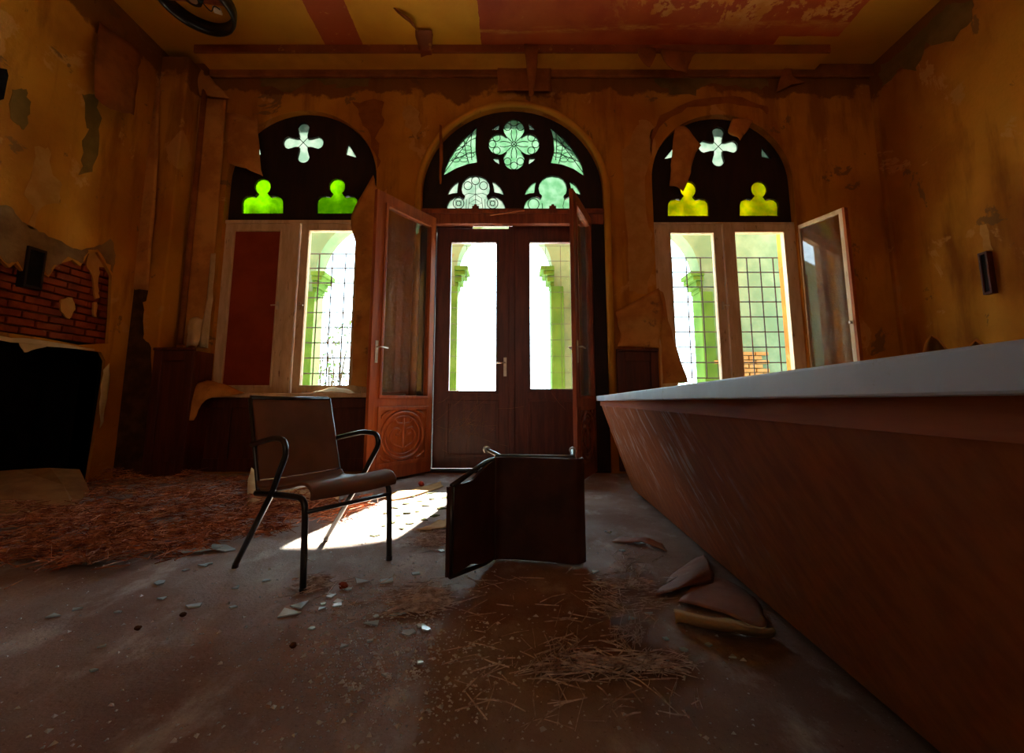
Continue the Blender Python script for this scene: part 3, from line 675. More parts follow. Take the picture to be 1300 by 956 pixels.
def door_leaf(name, Mx, L, z0, z1, g0, g1, gu0, gu1, m, glassm, t=.045, oval=False, panels=True, handle=None, zc=None, gside=-1):
    """leaf in its own plane: u along the width from the hinge, d through the thickness (negative = room side)"""
    e = empty(name, Mx @ Vector((0,0,z0)), kind='structure')
    to3 = lambda u, v, d: Mx @ Vector((u, d, v))
    pz0, pz1, pu0, pu1 = z0+.16, g0-.15, gu0-.01, gu1+.01
    b = BM(); panel(b, [(0,z0),(L,z0),(L,z1),(0,z1)], [[(gu0,g0),(gu1,g0),(gu1,g1),(gu0,g1)], [(pu0,pz0),(pu1,pz0),(pu1,pz1),(pu0,pz1)]], to3, -t/2, t/2)
    obj('leaf_frame', b, m, e, bevel=.004)
    b = BM(); box(b, gu0-.012, gu1+.012, -.003, .003, g0-.012, g1+.012, Mx); obj('glass_pane', b, glassm, e)
    b = BM()
    for s in (-1, 1): panel(b, [(gu0-.035,g0-.035),(gu1+.035,g0-.035),(gu1+.035,g1+.035),(gu0-.035,g1+.035)], [[(gu0,g0),(gu1,g0),(gu1,g1),(gu0,g1)]], to3, s*(t/2), s*(t/2+.014))
    obj('glazing_moulding', b, m, e, bevel=.004)
    b = BM(); box(b, pu0-.01, pu1+.01, -.010, .010, pz0-.01, pz1+.01, Mx); obj('lower_panel', b, m, e)
    b = BM()
    for s in (-1, 1): panel(b, [(pu0-.03,pz0-.03),(pu1+.03,pz0-.03),(pu1+.03,pz1+.03),(pu0-.03,pz1+.03)], [[(pu0+.012,pz0+.012),(pu1-.012,pz0+.012),(pu1-.012,pz1-.012),(pu0+.012,pz1-.012)]], to3, s*(t/2), s*(t/2+.012))
    obj('panel_moulding', b, m, e, bevel=.004)
    cu, cz = (pu0+pu1)/2, (pz0+pz1)/2
    if oval:
        for s in (-1, 1):
            b = BM(); ru, rz = (pu1-pu0)*.44, (pz1-pz0)*.44
            for k, rr in ((1.0, .022), (.82, .012)):
                tube(b, [to3(cu+ru*k*math.cos(a), cz+rz*k*math.sin(a), s*.012) for a in [2*PI*i/36 for i in range(36)]], rr, 6, True)
            tube(b, [to3(cu, cz+rz*.75*q, s*.014) for q in (-1, -.3, 0, .3, 1)], [.008, .02, .026, .02, .008], 6)
            for q in (-1, 1):
                tube(b, smooth_path([to3(cu+q*ru*x, cz+rz*y, s*.013) for x, y in ((.05,-.55),(.45,-.35),(.6,.0),(.4,.3),(.15,.22),(.22,.02),(.36,.06))]), .013, 6)
                tube(b, smooth_path([to3(cu+q*ru*x, cz+rz*y, s*.013) for x, y in ((.05,.5),(.3,.55),(.42,.75))]), .011, 6)
                for w in (-1, 1): tube(b, smooth_path([to3(cu+q*ru*x, cz+w*rz*y, s*.012) for x, y in ((1.05,.78),(.88,.95),(.62,1.06))]), .014, 6)
            obj('carving', b, m, e, True, label='carved oval cartouche with scrolls')
    if handle:
        hu, hz, side = handle
        for s in ((-1, 1) if oval else (-1,)):
            b = BM(); box(b, hu-.02, hu+.02, s*t/2-.004, s*t/2+.004, hz-.17, hz+.07, Mx)
            pl = obj('lock_plate', b, M['brass'], e, bevel=.003)
            b = BM(); tube(b, fillet([to3(hu, hz, s*t/2), to3(hu, hz, s*(t/2+.055)), to3(hu+side*.11, hz-.005, s*(t/2+.055))], .02), .009, 7); obj('lever', b, M['brass'], pl, True)
    return e
g1c, g0c = wp(600, 309, YD).z, wp(600, 496, YD).z
ux = lambda px: wp(px, 400, YD).x
mid = ux(650); seam = .004
ML = Matrix.Translation((xh[0]+.004, YD, 0))
door_leaf('door_1', ML, mid-xh[0]-.008, zd0, wp(650,290.3,YD-.023).z, g0c, g1c, ux(571.5)-xh[0], ux(629.5)-xh[0], M['wood_door'], M['glass'], handle=(ux(641)-xh[0], wp(642,461,YD).z, -1))
b = BM(); box(b, xh[0], ux(599), YD-.02, YD+.03, wp(650,290,YD-.023).z, zt+.01); box(b, ux(651), xh[1], YD-.02, YD+.03, zd1-.006, zt+.01); obj('door_stop', b, M['wood_door'], trn)
MR = Matrix.Translation((mid+.004, YD, 0))
door_leaf('door_2', MR, xh[1]-mid-.008, zd0, zd1-.003, g0c+.02, g1c, ux(672.5)-mid, ux(729.5)-mid, M['wood_door'], M['glass'])
b = BM(); box(b, mid-.045, mid+.035, YD-.045, YD-.0235, zd0, zd1-.03); obj('astragal', b, M['wood_door'], bpy.data.objects['door_1'], bevel=.006)
# inner leaves, both swung into the room
hl = wp(549, 420, YB-.01); fl_ = wp(470, 420, 4.68); Mx, L = leafM(hl, fl_)
zi1 = wp(477, 240, 4.68).z
gz0 = wp(525, 502, 5.0).z
door_leaf('door_3', Mx, L, .03, zi1, gz0, zi1-.15, .10, L-.16, M['wood_orange'], M['glass_dusty'], oval=True, handle=(L-.075, wp(485,440,4.7).z, -1))
hr = wp(752, 420, YB-.01); fr_ = wp(728, 420, 4.66); Mx, L2 = leafM(hr, fr_)
door_leaf('door_4', Mx, L2, .03, zi1, gz0, zi1-.15, .12, L2-.13, M['wood_red'], M['glass_dusty'], oval=True, handle=(L2-.075, wp(485,440,4.7).z, -1))
bars(572, 629, 312, 494, 4, 10, YB+.47, .0035, bpy.data.objects['door_1'])
bars(674, 732, 312, 494, 4, 10, YB+.47, .0035, bpy.data.objects['door_2'])
b = BM(); a, c = wp(622,273,YB-.06), wp(666,267,YB-.05)
d = (c-a); tube(b, [a, a+d*.5, c], .014, 4); obj('wood_splinter', b, M['wood_orange'], label='orange splintered lath hanging on the transom above the double doors', cat='lath')

b = BM()
for _ in range(46):
    x0, y0 = R.gauss(585,18), R.gauss(540,12); a = R.gauss(-.5,.9); l = R.uniform(8,34)
    q0 = wp(x0, y0, YD-.05-R.random()*.03); q1 = wp(x0+l*math.cos(a), y0+l*math.sin(a), YD-.04); tube(b, [q0, (q0+q1)/2-Vector((0,.01,.012)), q1], .0011, 3)
for x0, y0, x1, y1 in ((555,512,570,503),(575,500,612,503),(700,498,718,520),(560,560,588,556),(590,575,596,545)):
    q0, q1 = wp(x0,y0,YD-.04), wp(x1,y1,YD-.04); tube(b, [q0, (q0+q1)/2-Vector((0,0,.02)), q1], .0011, 3)
M['web'] = mottled('dusty_cobweb', (.42,.2,.09), (.6,.34,.18), 9, .9, .1, 0)
obj('cobweb', b, M['web'], label='dusty cobweb threads across the lower panel of the left door', cat='cobweb', kind='stuff', recalc=False)

# ------------------------------------------------------------------ counter
far_t = wp(757, 503, 4.31); 
B1 = fp(800, 622); B2 = fp(1075, 867)
dirb = (B1-B2).normalized()
def topx(y): return far_t.x - .098*(far_t.y - y)
zt_ = far_t.z
yf, yn = far_t.y, -.9
def botx(y): return B2.x + (B1.x-B2.x)*(y-B2.y)/(B1.y-B2.y)
cnt = empty('reception_counter', ((topx(1.7)+.4), 1.7, 0), 'long wooden reception counter with slanted plywood front and grey top', 'counter')
dep = .75
def strip(bm, f0, f1, ys_, back=None):
    """solid between profile functions f(y) -> list of (x, z)"""
    rings = [[bm.verts.new((x, y, z)) for x, z in f0(y)] for y in ys_]
    n = len(rings[0])
    for i in range(len(rings)-1):
        for k in range(n): bm.faces.new((rings[i][k], rings[i][(k+1) % n], rings[i+1][(k+1) % n], rings[i+1][k]))
    bm.faces.new(rings[0]); bm.faces.new(rings[-1][::-1])
yy = [yn, 0, .6, 1.2, 2, 3, yf]
st = .046
b = BM(); strip(b, lambda y: [(topx(y), zt_-st), (topx(y), zt_), (topx(y)+dep, zt_), (topx(y)+dep, zt_-st)], None, yy); obj('countertop', b, M['laminate'], cnt, bevel=.004)
fh = .043
b = BM(); strip(b, lambda y: [(topx(y)+.035, zt_-st-fh), (topx(y)+.035, zt_-st), (topx(y)+dep-.03, zt_-st), (topx(y)+dep-.03, zt_-st-fh)], None, yy[:-1]+[yf-.01]); obj('fascia', b, M['fascia'], cnt)
b = BM()
def fr(y):
    zt2 = zt_-st-fh-.001; x0 = topx(y)+.045; x1 = botx(y)-.02; zb = .05
    prof = []
    for k in range(7):
        q = k/6; prof.append((x0 + (x1-x0)*(q - .015*math.sin(PI*q)), zt2 + (zb-zt2)*q))
    return prof + [(p[0]+.03, p[1]) for p in prof[::-1]]
strip(b, fr, None, yy[:-1]+[yf-.03]); obj('front_panel', b, M['counter'], cnt)
b = BM(); strip(b, lambda y: [(botx(y)+.05, .001), (botx(y)+.05, .12), (botx(y)+.08, .12), (botx(y)+.08, .001)], None, yy[:-1]+[yf-.08]); obj('plinth', b, M['near_black'], cnt)
b = BM(); strip(b, lambda y: [(topx(y)+.06, zt_-.126), (topx(y)+.60, zt_-.126), (topx(y)+.60, .01), (botx(y)+.02, .04)], None, [yf-.065, yf-.04]); obj('end_panel', b, M['wood_panel'], cnt)
b = BM(); strip(b, lambda y: [(topx(y)+.6, .01), (topx(y)+.6, zt_-.126), (topx(y)+.62, zt_-.126), (topx(y)+.62, .01)], None, yy[:-1]+[yf-.04]); obj('back_panel', b, M['wood_panel'], cnt)
# torn paper lying along the far side of the counter top
def ct(px, dy, dz): # point above the counter top at column px
    y = 1.05+dy; return Vector(((px-650)/FPX*(y*math.cos(PITCH)+.02), y, zt_+dz*2.1))
sheet('wallpaper_scrap', [[ct(1160,0,.006), ct(1185,0,.052), ct(1215,0,.018), ct(1240,0,.042), ct(1262,0,.012)],
                           [ct(1164,.08,.004), ct(1188,.08,.046), ct(1215,.08,.015), ct(1240,.08,.05), ct(1258,.08,.01)],
                           [ct(1168,.16,.006), ct(1190,.16,.02), ct(1214,.16,.008), ct(1238,.16,.03), ct(1252,.16,.006)]], M['paper'],
      'crumpled tan wallpaper scrap lying on the grey counter top', jit=.002)

# ------------------------------------------------------------------ chairs
def make_chair(name, arms, shell, label, W=.25, back=.46, taper=1.0):
    e = empty(name, (0,0,0), label, 'chair', None)
    zS = .42
    for s in (-1, 1):
        b = BM(); tube(b, fillet([(.25,s*W,.012),(.235,s*W,.30),(.225,s*W,.405),(.12,s*W,zS-.016),(-.20,s*W,zS-.035)], .07), .0150, 8); lg = obj('front_leg', b, M['metal_black'], e, True)
        b = BM(); tube(b, [(.25,s*W,0),(.25,s*W,.022 if arms else .05)], .017 if arms else .022, 8); obj('foot', b, M['rubber'] if not arms else M['metal_black'], lg)
        if arms:
            b = BM(); tube(b, fillet([(-.33,s*(W+.012),.012),(-.03,s*(W+.016),.40),(.10,s*(W+.03),.605),(.075,s*(W+.03),.665),(-.03,s*(W+.02),.672),(-.272,s*(W+.002),.625)], .055), .0145, 8)
            lg = obj('rear_leg', b, M['metal_black'], e, True, label='black tube running from rear foot up into the armrest')
            b = BM(); tube(b, [(-.33,s*(W+.012),0),(-.322,s*(W+.012),.022)], .016, 8); obj('foot', b, M['metal_black'], lg)
        else:
            b = BM(); tube(b, fillet([(-.30,s*W,.012),(-.20,s*W,.28),(-.17,s*W,zS-.03),(.0,s*W,zS-.03)], .06), .0125, 8); lg = obj('rear_leg', b, M['metal_black'], e, True)
            b = BM(); tube(b, [(-.302,s*W,0),(-.285,s*W,.06)], .023, 8); obj('foot', b, M['rubber'], lg)
        b = BM(); tube(b, fillet([(-.19,s*(W-.008),zS-.03),(-.20,s*(W-.008),zS-.005),(-.235,s*(W-.008),zS+.1),(-.345,s*(taper*W-.008),zS+back-.012)], .06), .0125, 8); obj('back_post', b, M['metal_black'], e, True)
    b = BM(); tube(b, [(.236,-W,.345),(.236,W,.345)], .011, 8); obj('stretcher', b, M['metal_black'], e, True)
    b = BM(); tube(b, [(-.2,-W,zS-.035),(-.2,W,zS-.035)], .011, 8); obj('stretcher', b, M['metal_black'], e, True)
    b = BM(); tube(b, [(-.345,-taper*W+.01,zS+back-.012),(-.345,taper*W-.01,zS+back-.012)], .0125, 8); obj('top_rail', b, M['metal_black'], e, True)
    def shellsheet(nm, prof, w):
        prof = smooth_path([Vector((x,0,z)) for x, z in prof], 5)
        wf = lambda z: w*(1-(1-taper)*min(1,max(0,(z-zS-.06)/.24))**1.5) if nm == 'backrest' else w
        rows = [[Vector((p.x, y*wf(p.z), p.z - (.006*(1-(y)**2)))) for y in (-1,-.97,-.5,0,.5,.97,1)] for p in prof]
        o = obj(nm, grid(rows), shell, e, True, recalc=False); sd = o.modifiers.new('t','SOLIDIFY'); sd.thickness = .016; sd.offset = 0
        bv = o.modifiers.new('b','BEVEL'); bv.width = .005; bv.segments = 2
        return o
    shellsheet('seat', [(-.20,zS+.022),(-.165,zS-.006),(-.08,zS-.006),(.08,zS+.022),(.19,zS+.046),(.245,zS+.042),(.276,zS+.012),(.272,zS-.018)], W+.004)
    shellsheet('backrest', [(-.205,zS+.03),(-.228,zS+.12),(-.265,zS+.25),(-.31,zS+.37),(-.349,zS+back-.01),(-.362,zS+back-.006)], W-.012)
    return e
ch1 = make_chair('armchair', True, M['chair_shell'], 'brown shell armchair with black tubular frame standing upright by the sun patch')
FL, FR, BL, BR = fp(385,745), fp(490,715), fp(295,722), fp(420,688)
fm, bmid = (FL+FR)/2, (BL+BR)/2; fd = fm-bmid; ang = math.atan2(fd.y, fd.x)
cen = (FL+FR+BL+BR)/4; ch1.rotation_euler = (0,0,ang); ch1.location = cen + Vector((.04*math.cos(ang), .04*math.sin(ang), 0))
ch2 = make_chair('side_chair', False, M['chair_dark'], 'dark brown armless chair toppled onto its side in front of the doors', W=.262, back=.47, taper=.76)
ch2.rotation_euler = (PI/2, 0, math.radians(-4)); ch2.location = (.135, 2.93, .283)

# ------------------------------------------------------------------ ceiling lamp
lc = Vector((0,0,0)); d = ray(247, 6); t_ = (ZC-.16-CH)/d.z; lc = Vector((d.x*t_, d.y*t_, ZC-.16))
lamp = empty('ceiling_lamp', lc, 'black ring shaped ceiling lamp with open bottom in the left corner', 'lamp')
Rt = Matrix.Translation(lc) @ Matrix.Rotation(math.radians(7), 4, 'Y') @ Matrix.Rotation(math.radians(-4), 4, 'X')
b = BM(); n = 48; r0, r1 = .40, .355
pr = [(r0-.01,-.02),(r0,.02),(r0-.015,.12),(r1-.02,.12),(r1,.02),(r1+.01,-.02)]
V = [[b.verts.new(Rt @ Vector((r*math.cos(2*PI*k/n), r*math.sin(2*PI*k/n), z))) for r, z in pr] for k in range(n)]
for k in range(n):
    for i in range(len(pr)): b.faces.new((V[k][i], V[k][(i+1) % len(pr)], V[(k+1) % n][(i+1) % len(pr)], V[(k+1) % n][i]))
obj('ring', b, M['black_lamp'], lamp, True)
b = BM(); box(b, -.35, .35, -.045, .045, .07, .115, Rt); obj('cross_bar', b, M['wood_red'], lamp)
b = BM(); tube(b, [Rt @ Vector((.02,-.06,.0)), Rt @ Vector((.02,-.06,.12))], .09, 20); obj('socket', b, M['black_lamp'], lamp, True)
b = BM(); tube(b, [Rt @ Vector((.02,-.06,-.004)), Rt @ Vector((.02,-.06,.001))], .05, 16); obj('socket_plate', b, M['brass'], lamp)
b = BM(); box(b, .17, .25, -.02, .06, .03, .05, Rt @ Matrix.Rotation(.3, 4, 'Z')); obj('connector', b, M['white_plastic'], lamp)
b = BM(); tube(b, smooth_path([Rt @ Vector(p) for p in ((.08,-.05,.03),(.14,.06,.0),(.2,.02,.03),(.24,.06,.03))]), .006, 6); obj('wire', b, M['black_lamp'], lamp)
b = BM(); tube(b, [lc+Vector((0,0,.1)), lc+Vector((0,0,.16))], .03, 10); obj('ceiling_mount', b, M['black_lamp'], lamp)

# ------------------------------------------------------------------ small wall fittings
def wallbox(name, X, quad, depth, m, label, cat, inner=None):
    ps = [sp(x, y, X) for x, y in quad]; s = 1 if X < 0 else -1
    y0, y1 = min(p.y for p in ps), max(p.y for p in ps); z0, z1 = min(p.z for p in ps), max(p.z for p in ps)
    e = empty(name, (X, (y0+y1)/2, z0), label, cat)
    xa, xb = sorted((X - s*.02, X+s*depth))
    b = BM(); panel(b, [(y0,z0),(y1,z0),(y1,z1),(y0,z1)], [[(y0+.02,z0+.025),(y1-.02,z0+.025),(y1-.02,z1-.025),(y0+.02,z1-.025)]], YZ, xa, xb); obj('housing', b, m, e, bevel=.003)
    b = BM(); xm_ = X+s*depth*.8; box(b, *sorted((X-s*.015, xm_)), y0+.018, y1-.018, z0+.02, z1-.02); obj('back_plate', b, inner or M['near_black'], e)
    return e
wallbox('wall_slot', XL-.05, ((26,318),(47,318),(26,365),(44,365)), .075, M['wood_dark'], 'narrow black recessed box in the exposed brick of the left wall', 'box')
wallbox('wall_bracket', XR, ((1248,322),(1260,322),(1255,372),(1267,372)), .06, M['wood_panel'], 'small dark wooden bracket box mounted on the right wall', 'box')
b = BM(); q = [sp(-14,84,XL+.03), sp(6,88,XL+.03), sp(8,96,XL+.03), sp(2,126,XL+.03), sp(-14,130,XL+.03)]
panel(b, [(p.y,p.z) for p in q], [], YZ, XL, XL+.05); obj('wall_plaque', b, M['near_black'], label='black object fixed to the left wall at the picture edge', cat='plaque')

# ------------------------------------------------------------------ peeling wallpaper
Yw = YB
def rows(*a): return [[wp(*p) for p in r] for r in a]
sheet('wallpaper_flap', rows([(288,143,Yw-.02),(310,147,Yw-.05),(326,152,Yw-.03)], [(287,178,Yw-.08),(308,182,Yw-.13),(329,186,Yw-.07)], [(288,207,Yw-.12),(312,214,Yw-.19),(333,224,Yw-.10)]), M['paper'], 'tan wallpaper flap hanging across the left side of the left arch')
sheet('wallpaper_sheet', [[sp(126,28,XL+.03), sp(150,45,XL+.06), sp(178,66,XL+.05)], [sp(120,75,XL+.08), sp(150,90,XL+.14), sp(176,98,XL+.12)], [sp(120,122,XL+.10), sp(140,138,XL+.2), sp(170,146,XL+.16)]], M['paper_dark'], 'large brown wallpaper sheet sagging off the left wall near the ceiling corner')
sheet('wallpaper_flap', rows([(232,120,Yw-.03),(262,122,Yw-.06),(292,126,Yw-.03)], [(238,100,Yw-.08),(258,102,Yw-.12),(280,112,Yw-.08)], [(246,82,Yw-.04),(250,82,Yw-.05),(256,86,Yw-.04)]), M['paper'], 'triangular folded wallpaper flap at the top left of the back wall')
sheet('wallpaper_sheet', rows([(234,125,Yw-.015),(262,125,Yw-.05),(288,128,Yw-.03)], [(231,230,Yw-.015),(256,230,Yw-.04),(280,232,Yw-.02)], [(226,330,Yw-.015),(250,330,Yw-.04),(271,332,Yw-.02)], [(222,438,Yw-.015),(244,440,Yw-.04),(262,436,Yw-.03)]), M['paper'], 'wide ochre wallpaper sheet hanging loose left of the left window')
sheet('wallpaper_strip', [[wp(182,110,Yw-.315), wp(204,110,Yw-.33)], [wp(172,240,Yw-.315), wp(198,240,Yw-.35)], [wp(163,366,Yw-.315), wp(188,368,Yw-.33)]], M['paper'], 'ochre wallpaper strip covering the corner pilaster on the left')
sheet('wallpaper_scrap', rows([(240,405,Yw-.04),(249,402,Yw-.05),(258,405,Yw-.04)], [(238,425,Yw-.07),(246,422,Yw-.11),(254,430,Yw-.05)], [(236,441,Yw-.05),(244,438,Yw-.1),(250,442,Yw-.04)]), M['paper_pale'], 'small pale wallpaper curl on top of the left wainscot panel')
sheet('wallpaper_strip', rows([(268,322,Yw-.03),(274,322,Yw-.04)], [(262,380,Yw-.05),(270,382,Yw-.06)], [(252,440,Yw-.05),(264,441,Yw-.05)]), M['paper_pale'], 'long pale wallpaper strip along the left window frame')
sheet('wallpaper_curl', [[wp(262,482,5.36), wp(285,488,5.34), wp(310,499,5.36)], [wp(250,488,5.26), wp(275,494,5.24), wp(300,502,5.28)], [wp(240,500,5.22), wp(252,505,5.2), wp(262,508,5.22)], [wp(228,533,5.2), wp(236,534,5.18), wp(246,534,5.2)]], M['paper'], 'tan wallpaper curl drooping off the left end of the window board')
sheet('wallpaper_sheet', rows([(474,222,Yw-.02),(482,245,Yw-.03),(492,240,Yw-.02)], [(446,276,Yw-.05),(466,285,Yw-.09),(484,290,Yw-.03)], [(452,318,Yw-.05),(464,345,Yw-.06),(478,345,Yw-.03)], [(450,400,Yw-.04),(458,400,Yw-.05),(470,400,Yw-.02)], [(446,490,Yw-.03),(455,490,Yw-.04),(466,492,Yw-.02)]), M['paper'], 'brown wallpaper sheet peeling between the left window and the open door')
sheet('wallpaper_sliver', rows([(559,158,Yw-.06),(562,160,Yw-.07)], [(557,195,Yw-.09),(562,196,Yw-.10)], [(558,233,Yw-.08),(560,233,Yw-.08)]), M['paper_dark'], 'thin wallpaper sliver dangling at the left of the centre arch')
sheet('wallpaper_strip', rows([(665,56,Yw-.39),(673,57,Yw-.40),(683,58,Yw-.39)], [(668,85,Yw-.40),(675,86,Yw-.42),(682,86,Yw-.40)], [(672,110,Yw-.36),(676,111,Yw-.38),(679,110,Yw-.36)], [(672,121,Yw-.34),(675,122,Yw-.35),(677,121,Yw-.34)]), M['paper_dark'], 'pointed brown strip hanging from the cornice above the centre arch')
sheet('wallpaper_patch', rows([(632,78,Yw-.075),(668,78,Yw-.08),(701,80,Yw-.075)], [(631,98,Yw-.08),(666,98,Yw-.085),(700,99,Yw-.08)], [(632,115,Yw-.075),(667,115,Yw-.08),(700,116,Yw-.075)]), M['paper_dark'], 'square brown wallpaper patch behind the strip above the centre arch')
sheet('wallpaper_flap', rows([(808,60,Yw-.39),(832,61,Yw-.39)], [(812,74,Yw-.41),(831,75,Yw-.41)], [(821,84,Yw-.40),(825,85,Yw-.40)]), M['paper_dark'], 'small left one of two brown flaps hanging from the cornice right of centre')
sheet('wallpaper_flap', rows([(838,62,Yw-.39),(884,66,Yw-.39)], [(842,78,Yw-.41),(876,78,Yw-.41)], [(856,88,Yw-.40),(872,92,Yw-.40)]), M['paper_dark'], 'wider right one of two brown flaps hanging from the cornice right of centre')
sheet('wallpaper_flap', rows([(856,163,Yw-.03),(870,160,Yw-.04),(890,185,Yw-.02)], [(853,195,Yw-.05),(866,195,Yw-.1),(882,196,Yw-.05)], [(851,222,Yw-.08),(862,222,Yw-.13),(876,220,Yw-.08)], [(850,236,Yw-.08),(860,238,Yw-.13),(867,244,Yw-.1)]), M['paper'], 'orange-tan wallpaper flap hanging inside the left side of the right arch')
sheet('wallpaper_flap', rows([(930,150,Yw-.03),(942,150,Yw-.06),(956,152,Yw-.03)], [(924,166,Yw-.06),(934,168,Yw-.09),(948,166,Yw-.05)], [(930,172,Yw-.06),(936,174,Yw-.08),(940,178,Yw-.06)]), M['paper'], 'short brown wallpaper flap at the top right of the right arch')
sheet('wallpaper_flap', rows([(985,118,Yw-.04),(1005,108,Yw-.06),(1024,104,Yw-.03)], [(990,100,Yw-.09),(1000,96,Yw-.11),(1008,97,Yw-.08)], [(996,86,Yw-.07),(1001,85,Yw-.07),(1006,86,Yw-.07)]), M['paper_dark'], 'small triangular brown flap under the ceiling right of the right arch')
sheet('wallpaper_sheet', rows([(782,396,Yw-.04),(810,380,Yw-.10),(836,366,Yw-.12)], [(784,410,Yw-.06),(815,402,Yw-.18),(842,396,Yw-.2)], [(788,424,Yw-.04),(818,416,Yw-.12),(838,432,Yw-.14)], [(784,440,Yw-.08),(812,440,Yw-.09),(838,442,Yw-.1)]), M['paper'], 'folded pale-edged wallpaper sheet slumping left of the right window')
sheet('wallpaper_strip', rows([(836,366,Yw-.13),(842,372,Yw-.16)], [(838,410,Yw-.16),(852,420,Yw-.2)], [(840,450,Yw-.16),(866,462,Yw-.22)], [(842,487,Yw-.16),(874,486,Yw-.2)]), M['paper'], 'long twisted wallpaper strip hanging in front of the right window')
# torn ceiling paper
d = lambda px, py, dz: (lambda r_: Vector((r_.x*(ZC-dz-CH)/r_.z, r_.y*(ZC-dz-CH)/r_.z, ZC-dz)))(ray(px, py))
sheet('ceiling_paper_tear', [[d(497,10,.005), d(515,24,.03), d(532,40,.05)], [d(500,10,.005), d(521,25,.09), d(530,42,.12)]], M['paper_dark'], 'dark torn slit of ceiling paper above the left door leaf', 'ceiling paper')
sheet('ceiling_paper_flap', [[d(527,37,.03), d(548,38,.03)], [d(529,50,.06), d(549,52,.05)], [wp(532,62,Yw-.39), wp(550,62,Yw-.39)], [wp(534,73,Yw-.39), wp(548,70,Yw-.39)]], M['trim_brown'], 'small square red paper flap hanging over the cornice left of centre', 'ceiling paper')

# ------------------------------------------------------------------ floor litter
def fpz(px, py, z): return fp(px, py, z)
sheet('cardboard_sheet', [[fpz(-60,604,.20), fpz(20,597,.22), fpz(66,594,.24), fpz(101,597,.20)], [fpz(-60,628,.12), fpz(20,622,.13), fpz(80,616,.13), fpz(113,624,.08)], [fpz(-60,668,.012), fpz(10,662,.012), fpz(93,645,.012), fpz(98,642,.012)]], M['card_shaded'], 'bent brown cardboard sheet slumped on the floor by the hearth', 'cardboard', thick=.006, crease=True)
sheet('cardboard_board', [[fpz(314,645,.008), fpz(360,643,.008), fpz(400,640,.008), fpz(430,636,.008)], [fpz(313,630,.07), fpz(360,626,.07), fpz(400,622,.065), fpz(428,620,.06)], [fpz(318,594,.16), fpz(350,606,.12), fpz(400,607,.11), fpz(424,608,.10)]], M['card'], 'tan cardboard piece propped on the floor behind the upright chair', 'cardboard', thick=.008)
sheet('paper_scrap', [[wp(393,499,5.40), wp(420,498,5.38), wp(455,502,5.38)], [wp(410,495,5.45), wp(428,492,5.45), wp(448,496,5.45)]], M['paper_pale'], 'pale creased paper lying on the left window board', 'paper')
sheet('linoleum_sheet', [[fpz(832,756,.006), fpz(868,744,.04), fpz(905,738,.03)], [fpz(845,738,.006), fpz(880,728,.05), fpz(903,716,.04)], [fpz(858,722,.006), fpz(880,712,.02), fpz(893,705,.02)]], M['lino'], 'lifted brown linoleum sheet beside the counter foot, upper of two', 'linoleum', thick=.004)
sheet('linoleum_sheet', [[fpz(862,768,.01), fpz(905,775,.012), fpz(945,788,.01), fpz(968,796,.008)], [fpz(880,745,.015), fpz(920,752,.03), fpz(955,770,.03), fpz(972,786,.02)], [fpz(898,735,.006), fpz(920,738,.01), fpz(945,748,.012), fpz(968,772,.01)]], M['lino'], 'curved brown linoleum sheet beside the counter foot, behind the rolled strip', 'linoleum', thick=.004)
sheet('linoleum_roll', [[fpz(858,772,.045), fpz(895,782,.05), fpz(940,792,.05), fpz(982,798,.03)], [fpz(857,776,.055), fpz(895,787,.06), fpz(938,797,.06), fpz(983,801,.035)], [fpz(857,784,.035), fpz(895,795,.035), fpz(938,802,.035), fpz(982,804,.02)], [fpz(860,786,.006), fpz(898,796,.006), fpz(940,804,.006), fpz(980,806,.006)]], M['lino_back'], 'rolled-up yellowish linoleum strip lying near the counter', 'linoleum', thick=.008)
sheet('linoleum_flake', [[fpz(776,686,.006), fpz(815,690,.02), fpz(846,700,.006)], [fpz(790,680,.02), fpz(820,682,.045), fpz(842,690,.02)]], M['lino'], 'brown curled linoleum flake in the gloom left of the counter', 'linoleum', thick=.004)
sheet('linoleum_flake', [[fpz(528,672,.006), fpz(550,664,.03), fpz(573,656,.02)], [fpz(548,675,.006), fpz(562,671,.03), fpz(574,667,.01)]], M['card'], 'folded tan flake at the edge of the sun patch beside the toppled chair', 'flake', thick=.004)
sheet('linoleum_flake', [[fpz(477,628,.006), fpz(520,622,.02), fpz(560,612,.01)], [fpz(495,636,.006), fpz(530,628,.012), fpz(562,618,.008)]], M['card'], 'flat tan board piece just inside the doorway sun patch', 'flake', thick=.008)
b = BM(); bmesh.ops.create_icosphere(b, subdivisions=3, radius=.032)
for v in b.verts: v.co *= 1+.35*noise.noise(v.co*40); v.co.z *= .8
bmesh.ops.translate(b, verts=b.verts, vec=fp(535,617)+Vector((0,0,.022))); obj('crumpled_foil', b, M['red_glossy'], label='small crumpled red foil on the floor by the open left door', cat='litter')
def rock(px, py, r, m, name, label, cat, group=None):
    b = BM(); bmesh.ops.create_icosphere(b, subdivisions=2, radius=r); s = R.random()*99
    for v in b.verts: v.co *= 1+.4*noise.noise(v.co/r*1.3+Vector((s,0,0))); v.co.z *= .65
    p = fp(px, py); mz = min(v.co.z for v in b.verts); bmesh.ops.translate(b, verts=b.verts, vec=p-Vector((0,0,mz)))
    return obj(name, b, m, label=label, cat=cat, group=group)
rock(436,747,.022, M['brick'], 'brick_fragment', 'small orange brick fragment beside the upright chair front foot', 'rubble')
for px, py, w in ((232,783,'middle'),(372,822,'rightmost'),(175,800,'leftmost')): rock(px, py, .012, M['dark_coat'], 'clinker_fragment', w + ' of three small dark clinker fragments on the dusty floor', 'rubble', 'dark fragments on the dusty floor')

